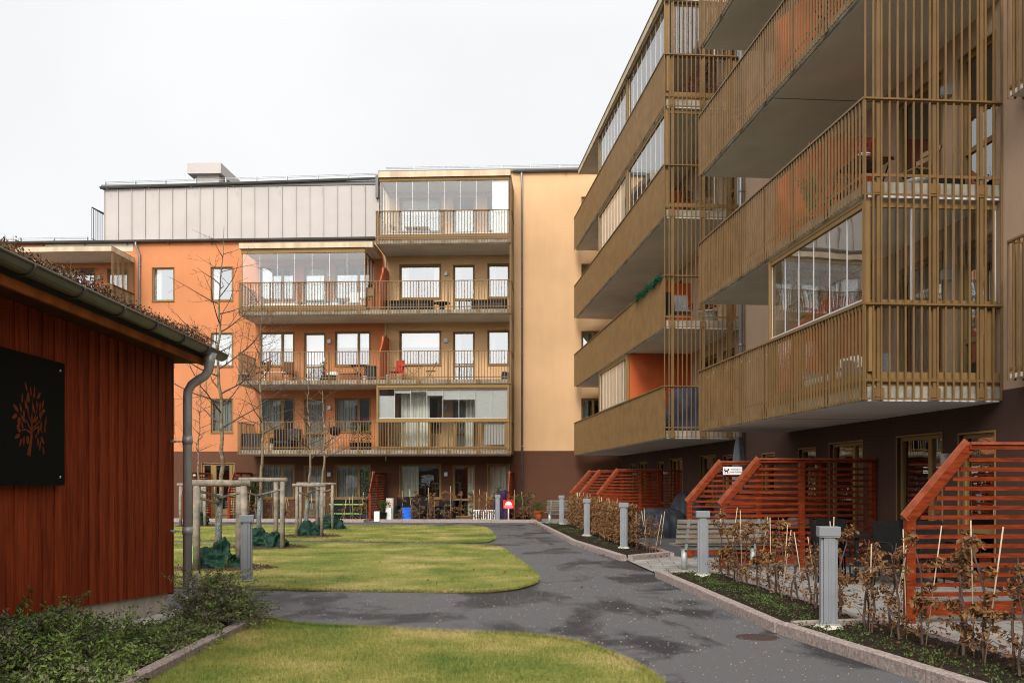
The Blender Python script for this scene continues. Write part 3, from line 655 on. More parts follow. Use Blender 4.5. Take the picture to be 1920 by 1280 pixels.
def low_glass(o, x0, x1, L, side=None):
    """glass and posts behind the bars, below the handrail"""
    z0, z1 = fl(L)+.2, fl(L)+1.12; f_ = MB(); g = MB(); n = max(1, round((x1-x0)/1.2)); y = YR+.07
    f_.box(x0, x1, y, y+.05, fl(L)+.0, z0); f_.box(x0, x1, y, y+.05, z1, z1+.06)
    for i in range(n+1):
        X = x0+(x1-x0)*i/n; f_.box(X-.05, X+.05, y-.003, y+.053, z0, z1)
    g.quad((x0, y+.02, z0), (x1, y+.02, z0), (x1, y+.02, z1), (x0, y+.02, z1))
    if side is not None:
        X = side; f_.box(X-.06, X-.01, y+.054, -.02, fl(L), z0); f_.box(X-.06, X-.01, y+.054, -.02, z1, z1+.06)
        for yy in (y+.06, -1.05, -.2): f_.box(X-.062, X-.008, yy, yy+.1, z0, z1)
        g.quad((X-.035, y, z0), (X-.035, -.02, z0), (X-.035, -.02, z1), (X-.035, y, z1))
    f_.build('glazing_frame', 'bronze_frame', o); g.build('glazing', 'clearglass', o)
glz(RB['n', 1], PN-.12, -.06, 1, n=6, ends=(-.12,)); low_glass(RB['n', 1], PN, -.03, 1, side=-.03)
for L in (4, 3): glz(RB['f', L], PF[0]+.04, FX1-.06, L, n=8, ends=(FX1-.12,), lo=.2 if L == 3 else 1.24)
low_glass(RB['f', 4], PF[0], FX1-.03, 4, side=FX1-.03)
glz(RB['f', 4], PF[1], PF[0]-.12, 4, n=9); glz(RB['f', 3], PF[1], PF[0]-.12, 3, n=9, blinds=(('beigeblind', 0, .85, 0, .92),))
glz(RB['f', 1], PF[1]+.1, PF[0]-.12, 1, n=8, blinds=(('beigeblind', 0, 1, 0, .98),))
pipe_down(RW, [(-11.25, -.12, 14.6), (-11.25, -.12, .1)], .06)
# little window balconies of the stairwell further along the wall
for z0, z1 in ((2.98, 4.83), (6.83, 8.7)):
    b = MB(); x0, x1 = .62, 3.0; y = -.3
    b.cur = 1; b.box(x0, x1, y+.02, -.001, z0, z0+.06); b.cur = 0
    n = 20
    for i in range(n+1):
        x = x0+(x1-x0)*i/n; b.box(x-.014, x+.014, y-.01, y+.01, z0-.03, z1)
    for X in (x0, x1):
        for yy in (-.2, -.08): b.box(X-.01, X+.01, yy-.014, yy+.014, z0-.03, z1)
        b.box(X-.02, X+.02, y, -.001, z1, z1+.03); b.box(X-.012, X+.012, y, -.001, z0+.1, z0+.14)
    b.box(x0, x1, y-.02, y+.02, z1, z1+.03); b.box(x0, x1, y+.011, y+.02, z0+.1, z0+.14)
    b.build('window_railing', ['bronze', 'soffit'], RW)
# ================================================================ the shed
SW = Frame(-3.985, 11.25, math.atan2(-1, 0.0139))        # local x towards the camera, y away from the path (into the shed)
# local y: rotate x by +90deg -> points to +X (the path); so the shed lies on negative y
SH = thing('shed', 'low shed of dark red vertical boards with a plant covered roof, at the left', 'shed', SW.o, SW.rz)
# checks: world = o + x*(c,n) + y*(-n,c): c~0.0139, n~-1 -> y axis = (+1, .0139): towards the path
b = MB(); Ls = 7.2; n = int(Ls/.115)
zb = lambda x: .27+.0625*x
for i in range(n):
    x0, x1 = i*.115, (i+1)*.115; t = .013 if i % 2 else .005
    p = [(x0, zb(x0)), (x1, zb(x1)), (x1, 2.98), (x0, 2.98)]
    b.quad(*[(x, t, z) for x, z in reversed(p)])
    b.quad((x0, 0, zb(x0)), (x0, 0, 2.98), (x0, t, 2.98), (x0, t, zb(x0))); b.quad((x1, 0, zb(x1)), (x1, t, zb(x1)), (x1, t, 2.98), (x1, 0, 2.98))
    b.quad((x0, t, zb(x0)), (x0, -.02, zb(x0)), (x1, -.02, zb(x1)), (x1, t, zb(x1)))
b.box(-.03, 0, -2.6, .012, .25, 2.98)
b.box(0, Ls, -2.62, -2.58, .25, 3.3); b.box(Ls, Ls+.03, -2.6, .012, .25, 2.98)
b.build('cladding', 'boards', SH)
b = MB(); b.box(.02, Ls, -2.55, -.035, -.2, .9); b.build('plinth', 'concrete', SH)
b = MB(); b.box(-.3, Ls+.3, -2.9, .34, 2.985, 3.0); b.cur = 1; b.box(-.32, Ls+.3, .34, .375, 2.93, 3.12); b.build('eaves', ['shedsoffit', 'shedfascia'], SH)
# low pitched roof with vegetation
rp = lambda y: 3.19+(.36-y)*.10
b = MB(); x0, x1 = -.34, Ls+.3
b.quad((x0, .38, rp(.38)), (x1, .38, rp(.38)), (x1, -2.9, rp(-2.9)), (x0, -2.9, rp(-2.9)))
b.quad((x0, .38, 3.0), (x1, .38, 3.0), (x1, .38, rp(.38)), (x0, .38, rp(.38))); b.quad((x0, .38, 3.0), (x0, .38, rp(.38)), (x0, -2.9, rp(-2.9)), (x0, -2.9, 3.0))
b.quad((x1, .38, 3.0), (x1, -2.9, 3.0), (x1, -2.9, rp(-2.9)), (x1, .38, rp(.38)))
b.build('roof', 'roofedge', SH)
rnd = random.Random(3); b = MB()
for i in range(12000):
    x = rnd.uniform(x0+.02, x1); y = .37-abs(rnd.gauss(0, .35)); h = rnd.random()**2*.09+(.11*max(0, math.sin(x*2.3+1))**4*rnd.random())
    b.leaf((x, y, rp(y)+h), .034 if h < .05 else .026, rnd, 1.0)
for i in range(60):
    x = rnd.uniform(x0, x1); y = .3-rnd.random()*.4; hh = rnd.uniform(.08, .2); b.tube([(x, y, rp(y)), (x+rnd.uniform(-.03, .03), y, rp(y)+hh)], .002, 3)
    for k in range(8): b.leaf((x+rnd.gauss(0, .015), y+rnd.gauss(0, .015), rp(y)+hh+rnd.gauss(0, .012)), .02, rnd)
o = b.build('roof_plants', 'sedumleaf', SH)
# half round gutter along the eaves
b = MB(); gy, gz, r = .46, 3.10, .075; n = 8; g0, g1 = -.42, Ls+.3
for i in range(n):
    a0, a1 = math.pi*(1+i/n), math.pi*(1+(i+1)/n)
    P = lambda a, x: (x, gy+r*math.cos(a), gz+r*math.sin(a)); Q = lambda a, x: (x, gy+(r-.004)*math.cos(a), gz+(r-.004)*math.sin(a))
    b.quad(P(a0, g0), P(a0, g1), P(a1, g1), P(a1, g0), sm=True); b.quad(Q(a0, g1), Q(a0, g0), Q(a1, g0), Q(a1, g1), sm=True)
b.quad(*[(g0, gy+r*math.cos(math.pi*(1+i/n)), gz+r*math.sin(math.pi*(1+i/n))) for i in range(n+1)])
b.tube([(g0-.01, gy+r, gz), (g1, gy+r, gz)], .012, 8)
b.build('gutter', 'shedgutter', SH)
for k in range(9):
    x = .35+k*.82; b = MB()
    b.tube([(x, gy+(r+.008)*math.cos(math.pi*(1+i/10)), gz+(r+.008)*math.sin(math.pi*(1+i/10))) for i in range(11)], .011, 6); b.build('gutter_bracket', 'gutter', SH)
b = MB(); b.box(-.36, -.30, .30, .42, 3.06, 3.22); b.build('edge_flashing', 'alu', SH)
# downpipe with its swan neck
px_ = .12; b = MB(); r = .052; yo = .47
pts = [(px_, yo, 3.05), (px_, yo, 2.94), (px_, yo-.005, 2.86), (px_, yo-.05, 2.79), (px_, yo-.13, 2.74), (px_, yo-.20, 2.69), (px_, yo-.245, 2.61), (px_, yo-.25, 2.52), (px_, yo-.25, .12)]
b.tube(pts, [.085, .062, r, r, r, r, r, r, r], 18)
for z in (2.0, .95): b.tube([(px_, yo-.25, z), (px_, yo-.25, z+.09)], r+.006, 18)
b.tube([(px_, yo-.25, .02), (px_, yo-.25, .26)], r+.009, 18)
d = b.build('downpipe', 'shedpipe', SH)
for z in (2.03, .99):
    b = MB(); b.tube([(px_, yo-.25, z), (px_, .0, z)], .008, 6); b.tube([(px_, .08, z), (px_, .02, z)], .016, 8); b.build('pipe_clip', 'galv', d)
b = MB(); x = px_
b.quad((x-.05, yo-.24, .20), (x-.05, yo-.10, .22), (x-.05, yo-.13, .52), (x-.05, yo-.22, .40)); b.quad((x+.05, yo-.24, .20), (x+.05, yo-.22, .40), (x+.05, yo-.13, .52), (x+.05, yo-.10, .22))
b.quad((x-.05, yo-.10, .22), (x+.05, yo-.10, .22), (x+.05, yo-.13, .52), (x-.05, yo-.13, .52)); b.quad((x-.05, yo-.24, .20), (x+.05, yo-.24, .20), (x+.05, yo-.10, .22), (x-.05, yo-.10, .22))
b.quad((x-.05, yo-.22, .40), (x-.05, yo-.13, .52), (x+.05, yo-.13, .52), (x+.05, yo-.22, .40))
b.build('leaf_trap', 'shedpipe', d)
# black sign board with the tree emblem
sx0, sx1, sz0, sz1 = 2.94, 4.16, 1.53, 2.58
SG = thing('wall_sign', 'black square board with an orange cut-out tree emblem on the red shed wall', 'sign', SW.w(3.55, .06, 1.53), SW.rz)
b = MB(); b.box(sx0-3.55, sx1-3.55, -.01, .012, 0, 1.05); b.build('board', 'signblack', SG)
for x in (sx0+.09, sx1-.09):
    for z in (.07, .98): b = MB(); b.lathe([(0, .0), (.012, .0), (.012, .006), (.0, .009)], (0, 0, 0), 10); o = b.build('screw', 'alu', SG, loc=(x-3.55, .012, z)); o.rotation_euler = (R_(-90), 0, 0)
b = MB(); ey = .0135
def pl(x, z): return (-x*.86-.03, ey, .24+(z-.27)*.76)                        # x to the right as seen from the path
def ell(cx, cz, a, w, ang):
    ca, sa = math.cos(ang), math.sin(ang); n = 12; pts = []
    for i in range(n):
        t = 2*math.pi*i/n; u = a*math.cos(t); v = w*math.sin(t)*(1-.25*math.cos(t)); pts.append(pl(cx+u*ca-v*sa, cz+u*sa+v*ca))
    b.quad(*pts)
def limb(p):
    for (x0, z0, w0), (x1, z1, w1) in zip(p, p[1:]):
        d = Vector((x1-x0, z1-z0)).normalized(); nx, nz_ = -d.y, d.x
        b.quad(pl(x0-nx*w0, z0-nz_*w0), pl(x0+nx*w0, z0+nz_*w0), pl(x1+nx*w1, z1+nz_*w1), pl(x1-nx*w1, z1-nz_*w1))
limb([(-.07, .27, .035), (-.045, .36, .026), (-.02, .46, .022), (-.01, .53, .018), (-.01, .62, .010), (-.01, .70, .006)])
for L in ([(-.01, .50, .012), (-.12, .54, .007), (-.24, .52, .004)], [(-.01, .52, .012), (-.10, .62, .007), (-.24, .70, .004)], [(0, .53, .010), (.09, .58, .008), (.20, .53, .004)], [(-.01, .6, .009), (.06, .70, .006), (.12, .84, .004)], [(-.01, .6, .008), (-.09, .72, .005), (-.12, .88, .003)], [(0, .56, .008), (.14, .64, .006), (.22, .76, .004)], [(-.01, .66, .006), (.0, .80, .005), (.02, .92, .003)]): limb(L)
for e in ((-.31, .75, .06, .022, 2.5), (-.33, .66, .05, .022, 3.6), (-.25, .61, .05, .028, 4.7), (-.17, .64, .05, .02, 5.6), (-.22, .76, .05, .016, 2.0), (-.13, .80, .05, .016, 1.8), (-.08, .88, .06, .026, 1.7), (-.12, .99, .05, .015, 2.0), (-.03, .95, .055, .013, 1.6), (.04, .95, .065, .014, 1.5),
          (.13, .92, .05, .02, .9), (.21, .84, .05, .015, 1.2), (.15, .80, .05, .014, 1.4), (.09, .82, .045, .014, 1.7), (.16, .71, .04, .028, 4.8), (.22, .76, .04, .02, .3), (.07, .66, .05, .022, .7), (-.01, .67, .05, .016, 1.6), (-.09, .76, .055, .016, 1.9), (.02, .78, .06, .017, 1.9), (-.19, .86, .05, .016, 1.5), (-.16, .70, .045, .015, 1.6),
          (-.26, .54, .05, .022, 2.3), (-.28, .46, .05, .022, 3.5), (-.22, .40, .05, .016, 4.2), (-.16, .42, .05, .015, 4.6), (-.09, .43, .045, .026, 4.7), (-.19, .58, .04, .014, 1.9), (.11, .42, .05, .014, 4.8), (.15, .38, .05, .014, 4.5), (.20, .44, .05, .022, 5.4), (.22, .33, .05, .012, 5.0), (.12, .55, .05, .015, 1.4), (.17, .60, .055, .015, 1.5), (.25, .58, .06, .012, 1.6), (.27, .66, .05, .012, 1.5), (.07, .48, .03, .012, 1.0)):
    ell(*e)
b.build('emblem', 'emblem', SG)
# ================================================================ ground
def sheet(name, pts, z, m, parent=None, th=None):
    """flat polygon, triangulated"""
    import bmesh
    bm = bmesh.new(); vs = [bm.verts.new((p[0], p[1], z)) for p in pts]; f_ = bm.faces.new(vs); f_.normal_update()
    if f_.normal.z < 0: f_.normal_flip()
    if th:
        r = bmesh.ops.extrude_face_region(bm, geom=[f_]); 
        for v in r['geom']:
            if isinstance(v, bmesh.types.BMVert): v.co.z += th
        bmesh.ops.recalc_face_normals(bm, faces=bm.faces)
    bmesh.ops.triangulate(bm, faces=bm.faces)
    me = bpy.data.meshes.new(name); bm.to_mesh(me); bm.free(); me.materials.append(MAT[m])
    o = bpy.data.objects.new(name, me); link(o, parent); return struct(o) if parent is None else o
def smooth(pts, n=6, closed=False):
    """Catmull-Rom through the points"""
    out = []; k = len(pts)
    for i in range(k-1 if not closed else k):
        p0 = pts[(i-1) % k] if closed or i > 0 else pts[0]; p1 = pts[i]; p2 = pts[(i+1) % k]; p3 = pts[(i+2) % k] if closed or i+2 < k else pts[-1]
        for j in range(n):
            t = j/n; out.append(tuple(.5*((2*p1[a])+(-p0[a]+p2[a])*t+(2*p0[a]-5*p1[a]+4*p2[a]-p3[a])*t*t+(-p0[a]+3*p1[a]-3*p2[a]+p3[a])*t**3) for a in (0, 1)))
    if not closed: out.append(tuple(pts[-1]))
    return out
b = MB(); b.quad((-300, -120, -.02), (300, -120, -.02), (300, 400, -.02), (-300, 400, -.02)); struct(b.build('ground', 'soil'))
# asphalt reaches below the lawns; the lawns lie on top with a low edge
edgeR = [(4.6, 1.0), (4.1, 3.5), (3.31, 7.44), (2.83, 9.93), (2.48, 15.85), (2.28, 19.1), (1.64, 24.05), (.97, 36.2)]
asp = [(-30, 1.0), (-30, 38.6), (-12, 38.35), (.97, 37.3)]+edgeR[::-1]
sheet('asphalt_path', asp, 0.0, 'asphalt')
lawnA = [G(496, 1163), G(540, 1172), G(620, 1179), G(700, 1182), G(850, 1190), G(980, 1196), G(1060, 1206), G(1120, 1222), G(1175, 1245), G(1215, 1268), G(1240, 1290)]
lawnA = smooth(lawnA, 5)+[(1.25, 6.3), (1.2, 5.0), (-2.6, 5.0), G(272, 1285)]
lawnB = smooth([(-16, 15.0), (-9, 14.6), G(343, 1103), G(480, 1106), G(600, 1108), G(760, 1110), G(880, 1112), G(950, 1108), G(990, 1100), G(1008, 1090), G(1000, 1075), G(975, 1054), G(945, 1032), G(925, 1027), G(880, 1024), G(750, 1021), G(560, 1019), G(343, 1019), (-16, 25.6)], 5)
lawnC = smooth([(-18, 26.6), G(343, 1013.5), G(600, 1014), G(700, 1015), G(830, 1017.5), G(905, 1018), G(928, 1011), G(925, 1004), G(918, 996), G(905, 989), G(860, 987), G(700, 985.5), G(343, 985), (-20, 35.2)], 5)
for nm, p in (('lawn', lawnA), ('lawn', lawnB), ('lawn', lawnC)): sheet(nm, p, .004, 'lawn', th=.022)
# grass blades on the lawns
def inside(P, X, Y):
    P = np.array(P); x0, y0 = P[:, 0], P[:, 1]; x1, y1 = np.roll(x0, -1), np.roll(y0, -1); r = np.zeros(len(X), bool)
    for a, c, d, e in zip(x0, y0, x1, y1):
        k = ((c > Y) != (e > Y)) & (X < (d-a)*(Y-c)/(e-c+1e-12)+a); r ^= k
    return r
rg = np.random.default_rng(5); PX, PY, HS = [], [], []
for P, n, h, wd in ((lawnA, 90000, .032, .0045), (lawnB, 110000, .03, .008), (lawnC, 60000, .03, .012)):
    A_ = np.array(P); X = rg.uniform(max(A_[:, 0].min(), -11), A_[:, 0].max(), n); Y = rg.uniform(A_[:, 1].min(), A_[:, 1].max(), n)
    if P is lawnA: Y = 6.6+(Y-Y.min())/(np.ptp(Y))*(A_[:, 1].max()-6.6)
    k = inside(P, X, Y); X, Y = X[k], Y[k]
    PX.append(X); PY.append(Y); HS.append(np.stack([np.full(len(X), h), np.full(len(X), wd)], 1))
    # ragged fringe along the edge
    E = np.array(P); i = rg.integers(0, len(E)-1, n//8); t = rg.random(n//8)[:, None]; Q = E[i]*(1-t)+E[i+1]*t+rg.normal(0, .012, (n//8, 2))
    PX.append(Q[:, 0]); PY.append(Q[:, 1]); HS.append(np.stack([np.full(len(Q), h*1.2), np.full(len(Q), wd)], 1))
X = np.concatenate(PX); Y = np.concatenate(PY); H = np.concatenate(HS); n = len(X)
an = rg.uniform(0, 6.283, n); hh = H[:, 0]*rg.uniform(.5, 1.5, n); w = H[:, 1]; ln = rg.uniform(.2, 1.1, n)*hh; a2 = rg.uniform(0, 6.283, n)
V = np.zeros((n, 3, 3)); ca, sa = np.cos(an)*w/2, np.sin(an)*w/2
V[:, 0] = np.stack([X-ca, Y-sa, np.full(n, .02)], 1); V[:, 1] = np.stack([X+ca, Y+sa, np.full(n, .02)], 1)
V[:, 2] = np.stack([X+np.cos(a2)*ln, Y+np.sin(a2)*ln, .022+hh], 1)
o = npmesh('grass', V.reshape(-1, 3), np.arange(3*n).reshape(-1, 3), 'blades')
tag(o, 'short yellow green winter grass on the three lawns', 'grass', kind='stuff')
# kerbs of granite blocks
def kerb(pts, h=.12, w=.12, blk=.95, name='kerb', z0=-.01, flip=1):
    b = MB(); rnd = random.Random(len(pts)*7)
    for (p, q) in zip(pts, pts[1:]):
        p = Vector((*p, 0)); q = Vector((*q, 0)); d = q-p; L = d.length; k = max(1, round(L/blk)); u = d/L; nrm = Vector((u.y, -u.x, 0))*flip
        for i in range(k):
            a = p+u*(L*i/k+.004); c = p+u*(L*(i+1)/k-.004); dz = rnd.uniform(-.003, .003); e = rnd.uniform(-.003, .003)*nrm; g = .012
            pr = [(0, z0), (0, h-g+dz), (g, h+dz), (w-g, h+dz), (w, h-g+dz), (w, z0)]
            A = [a+nrm*s+e+Vector((0, 0, z)) for s, z in pr]; C = [c+nrm*s+e+Vector((0, 0, z)) for s, z in pr]
            for j in range(5): b.quad(A[j], C[j], C[j+1], A[j+1])
            b.quad(*A); b.quad(*reversed(C))
    return struct(b.build(name, 'granite'))
k2a, k2b = (2.48, 15.85), (2.83, 9.93); k1a = (2.84, 9.90)
kerb([(4.1, 3.5), (3.31, 7.44), k1a], flip=-1); kerb([k2b, k2a], flip=-1); kerb([(2.28, 19.1), (1.64, 24.05), (.97, 36.2)], flip=-1)
kerb([(2.40, 19.1), (3.32, 20.05)], flip=-1); kerb([(2.96, 10.08), (3.95, 10.30)], h=.10, w=.08, flip=-1)
kerb([(3.95, 10.75), (4.30, 8.2), (4.9, 4.5)], h=.10, w=.06); kerb([(3.3, 20.0), (2.45, 34.0)], h=.10, w=.08); kerb([(3.42, 15.9), (3.88, 10.4)], h=.09, w=.06); kerb([(2.6, 15.85), (3.42, 15.95)], h=.10, w=.08, flip=-1)
yk = lambda x: 38.0-.05*(x+5)
kerb([(-14, yk(-14)), (-5.85, yk(-5.85))]); kerb([(-5.2, yk(-5.2)), (.97, yk(.97))]); kerb([(-5.85, yk(-5.85)), (-5.75, 38.7)], flip=-1)
kerb([(-2.62, 5.4), G(262, 1290), G(492, 1166)], w=.11, h=.10, flip=-1)
# soil beds
def bed(name, pts, z=.06, n=2600, m='soil'):
    P = smooth(pts, 1, True) if 0 else pts; A_ = np.array(P); x0, y0 = A_.min(0); x1, y1 = A_.max(0)
    st = max(.05, math.sqrt((x1-x0)*(y1-y0)/n)); xs = np.arange(x0, x1+st, st); ys = np.arange(y0, y1+st, st); XX, YY = np.meshgrid(xs, ys)
    r = np.random.default_rng(int(abs(x0)*100)); Z = z+r.normal(0, .012, XX.shape)+.01*np.sin(XX*5)*np.sin(YY*4)
    nx, ny = len(xs), len(ys); idx = np.arange(nx*ny).reshape(ny, nx)
    Fc = np.stack([idx[:-1, :-1], idx[:-1, 1:], idx[1:, 1:], idx[1:, :-1]], -1).reshape(-1, 4)
    cx = (XX[:-1, :-1]+XX[1:, 1:]).ravel()/2; cy = (YY[:-1, :-1]+YY[1:, 1:]).ravel()/2; k = inside(P, cx, cy)
    return struct(npmesh(name, np.stack([XX.ravel(), YY.ravel(), Z.ravel()], 1), Fc[k], m))
bedN = [(4.15, 4.0), (3.38, 7.44), (2.92, 9.98), (3.98, 10.25), (4.30, 8.2), (4.9, 4.5)]
bedM = [(2.9, 10.1), (3.9, 10.35), (3.5, 15.9), (2.55, 15.85)]
bedF = [(2.36, 19.2), (3.26, 20.05), (2.45, 34), (1.1, 36.0), (1.75, 24.05)]
bed('planting_bed', bedN); bed('planting_bed', bedM); bed('planting_bed', bedF, n=1800)
bed('planting_bed', [(-14, 38.6), (-14, 38.95), (-5.9, 38.6), (-5.9, 38.15)], n=600); bed('planting_bed', [(-5.1, 38.15), (-5.1, 38.6), (.9, 38.35), (.9, 37.9)], n=600)
bed('planting_bed', [(-8, 3), (-8, 11.2), (-3.93, 11.0), G(488, 1162), G(268, 1285), (-2.6, 5.4), (-2.2, 3)], z=.05, n=4000)
# pavings
sheet('paving', [(3.3, 2), (3.3, 9), (2.84, 9.95), (2.5, 15.85), (2.30, 19.1), (2.0, 24), (1.05, 36.2), (1.0, 38.2), (1.5, 41.5), (6, 41.5), (9, 2)], .012, 'paving')
MAT['darkpaving'] = mat('darkpaving', (0.075, 0.075, 0.08), 0.8, 0.2, 6, 0.3, 40)
sheet('paving', [(3.45, 20.15), (6.2, 20.15), (5.3, 30.5), (2.75, 30.5)], .018, 'darkpaving')
sheet('paving', [(-16, 38.7), (-16, 42.3), (3, 41.6), (3, 37.9), (.9, 38.0), (-5.0, 38.2), (-5.1, 37.9), (-5.85, 37.95), (-5.9, 38.5)], .008, 'paving')
b = MB()
for i in range(6):                                       # row of slabs at the foot of the shed wall
    b.box(.0+i*.5, .485+i*.5, .03, .33, .04+i*.012, .075+i*.02)
o = b.build('paving_slabs', 'concrete'); o.location = SW.o; o.rotation_euler = (0, 0, SW.rz); struct(o)
b = MB(); c = G(1420, 1194); b.lathe([(0, .008), (.19, .008), (.21, .005), (.215, .0)], (c[0], c[1], 0), 28); tag(b.build('manhole_cover', 'manhole'), 'small round rusty manhole cover in the asphalt beside the near kerb', 'manhole cover')
# tree pits
def pit(name, x, y, rx, ry, sd=1):
    r = random.Random(sd); b = MB(); n = 34; R0 = [1+r.uniform(-.12, .12) for _ in range(n)]
    for k in range(5):
        a, c = k/5, (k+1)/5
        for i in range(n):
            j = (i+1) % n; t0, t1 = 6.2832*i/n, 6.2832*j/n
            P = lambda s, t, q: (x+rx*s*math.cos(t)*R0[q], y+ry*s*math.sin(t)*R0[q], .031+.05*(1-s*s)+(.012*math.sin(t*9+s*13)*(1-s)))
            b.quad(P(a, t0, i), P(c, t0, i), P(c, t1, j), P(a, t1, j))
    for i in range(700):
        t = r.uniform(0, 6.28); s = math.sqrt(r.random())*1.05; b.leaf((x+rx*s*math.cos(t), y+ry*s*math.sin(t), .04+.05*max(0, 1-s*s)), .035, r, .2)
    return struct(b.build(name, 'mulch'))
# ================================================================ bollard lamps
def make_bollard(foot=True):
    t = thing('bollard_lamp', '', 'bollard lamp')
    b = MB(); b.box(-.058, .058, -.075, .045, .10, 1.0); b.box(-.085, -.0585, -.055, .03, .10, 1.0); b.box(.0585, .085, -.055, .03, .10, 1.0)
    b.box(-.012, .012, -.083, -.0755, .12, .98); b.build('post', 'bollard', t, bevel=.004)
    b = MB(); b.box(-.108, .108, -.10, .075, 1.0, 1.10); b.build('lamp_head', 'bollard', t, bevel=.006)
    b = MB(); b.box(-.10, .10, -.09, .07, .992, .9995); b.build('diffuser', 'alu', t)
    b = MB(); b.box(-.10, .10, -.09, .06, .085, .10); b.build('base_plate', 'galv', t)
    if foot: b = MB(); b.lathe([(0, .084), (.12, .084), (.15, .06), (.165, -.03)], (0, -.01, 0), 14); b.build('footing', 'concrete', t)
    return t
bo = make_bollard(); BL = [((3.28, 9.96), 'nearest grey bollard lamp, in the front of the near kerbed bed on the right'), ((3.08, 15.5), 'grey bollard lamp beside the near slatted bench, second nearest along the path'), ((2.56, 22.0), 'grey bollard lamp at the near end of the dense brown hedge'),
      ((2.13, 27.3), 'grey bollard lamp standing between two sections of the dense brown hedge'), ((1.80, 34.8), 'grey bollard lamp at the far end of the brown hedge beside the far bench')]
for i, (p, l) in enumerate(BL):
    if i == 0: bo.location = (*p, 0); bo.rotation_euler = (0, 0, R_(-6)); bo['label'] = l; bo['group'] = 'bollard lamps along the paths'
    else: dup(bo, (*p, 0), R_(-6), l, 'bollard lamps along the paths')
bo2 = make_bollard(False); bo2.location = (-4.13, 14.95, -.05); bo2.rotation_euler = (0, 0, R_(12)); bo2['label'] = 'grey bollard lamp on the lawn in front of the staked trees'; bo2['group'] = 'bollard lamps along the paths'
dup(bo2, (at(933, 978, 38.1)[0], 38.15, -.02), 0, 'grey bollard lamp next to the small red sign', 'bollard lamps along the paths')
dup(bo2, (at(492, 978, 38.6)[0], 38.3, -.02), 0, 'slim grey bollard lamp by the kerb, seen behind the second staked tree', 'bollard lamps along the paths')
# ================================================================ slatted garden screens
def make_screen(L=3.0, H=1.99, Hl=1.14, run=.75, z0=.07):
    """origin at the free end, local x towards the wall"""
    t = thing('slatted_screen', '', 'garden screen'); b = MB()
    b.box(0, .10, -.045, .045, .0, Hl); p = b.build('post', 'slat', t)
    b = MB(); mid = L*.52; b.box(mid-.05, mid+.05, -.045, .045, .0, H-.07); b.build('post', 'slat', t)
    b = MB(); b.box(L-.10, L, -.045, .045, 0, H-.07); b.build('post', 'slat', t)
    b = MB(); b.beam((.05, 0, Hl+.0), (run, 0, H-.05), .05, .10, 0); b.box(run-.02, L, -.045, .045, H-.07, H-.02)
    b.build('top_rail', 'slat', t)
    b = MB(); b.beam((-.005, 0, Hl+.02), (run-.01, 0, H+.005), .13, .028, R_(90)); b.box(run-.005, L, -.065, .065, H-.018, H+.012); b.build('cap_board', 'slatcap', t)
    s = MB(); n = 17
    for i in range(n):
        z = z0+.02+i*(H-.12-z0)/n
        x0 = .101 if z < Hl-.03 else .09+(z-Hl+.03)/(H-Hl)*run+.05
        w = .10 if i == 0 else .045
        for a, c in ((x0, mid-.051), (mid+.051, L-.101)):
            if c > a: s.box(a, c, -.014, .014, z, z+w)
    s.build('slats', 'slat', t); return t
sc0 = make_screen(3.0); SCR = [(10.55, 1697, 'nearest slatted red screen, cut by the right edge of the view'), (17.4, 1350, 'red slatted screen behind the black chairs, second nearest'), (19.7, 1288, 'red slatted screen carrying the small white dog sign'),
      (31.3, 1120, 'red slatted screen behind the black covered furniture'), (33.9, 1088, 'far red slatted screen, second from the end of the wing'), (35.4, 1070, 'farthest red slatted screen of the right wing, by the courtyard corner')]
rzR = math.atan2(.0852, .9964)
for i, (D, px, l) in enumerate(SCR):
    X = (px-960)/F*D; o = sc0 if i == 0 else dup(sc0, (0, 0, 0))
    wx = 8.21-.0855*D; o.location = (X, D, 0); o.rotation_euler = (0, 0, rzR); o.scale = ((wx-X-.04)/.9964/3.0, 1, 1); o['label'] = l; o['group'] = 'red slatted screens between the gardens'
sc1 = make_screen(3.0)
for i, (px, Lh, l) in enumerate(((428.5, 2.9, 'red slatted screen by the entrance door of the back building'), (693, 3.2, 'red slatted screen between the two middle gardens of the back building'), (953.5, 3.1, 'red slatted screen behind the small red sign'), (342, 3.1, 'red slatted screen left of the entrance door, mostly hidden by the shed downpipe'))):
    x = bx(px, -Lh); o = sc1 if i == 0 else dup(sc1, (0, 0, 0)); o.location = FB.w(x, -Lh, 0); o.rotation_euler = (0, 0, FB.rz+R_(90)); o.scale = (Lh/3.05, 1, 1); o['label'] = l; o['group'] = 'red slatted screens between the gardens'
def text_mesh(s, size, m, parent, loc, rot, align='CENTER', ext=.001):
    c = bpy.data.curves.new('text', 'FONT'); c.body = s; c.size = size; c.align_x = align; c.extrude = ext
    o = bpy.data.objects.new('tmp', c); link(o); bpy.context.view_layer.update()
    me = bpy.data.meshes.new_from_object(o.evaluated_get(bpy.context.evaluated_depsgraph_get())); bpy.data.objects.remove(o)
    me.materials.clear(); me.materials.append(MAT[m]); q = bpy.data.objects.new('lettering', me); link(q, parent); q.location = loc; q.rotation_euler = rot; return q
V90 = (R_(90), 0, 0)
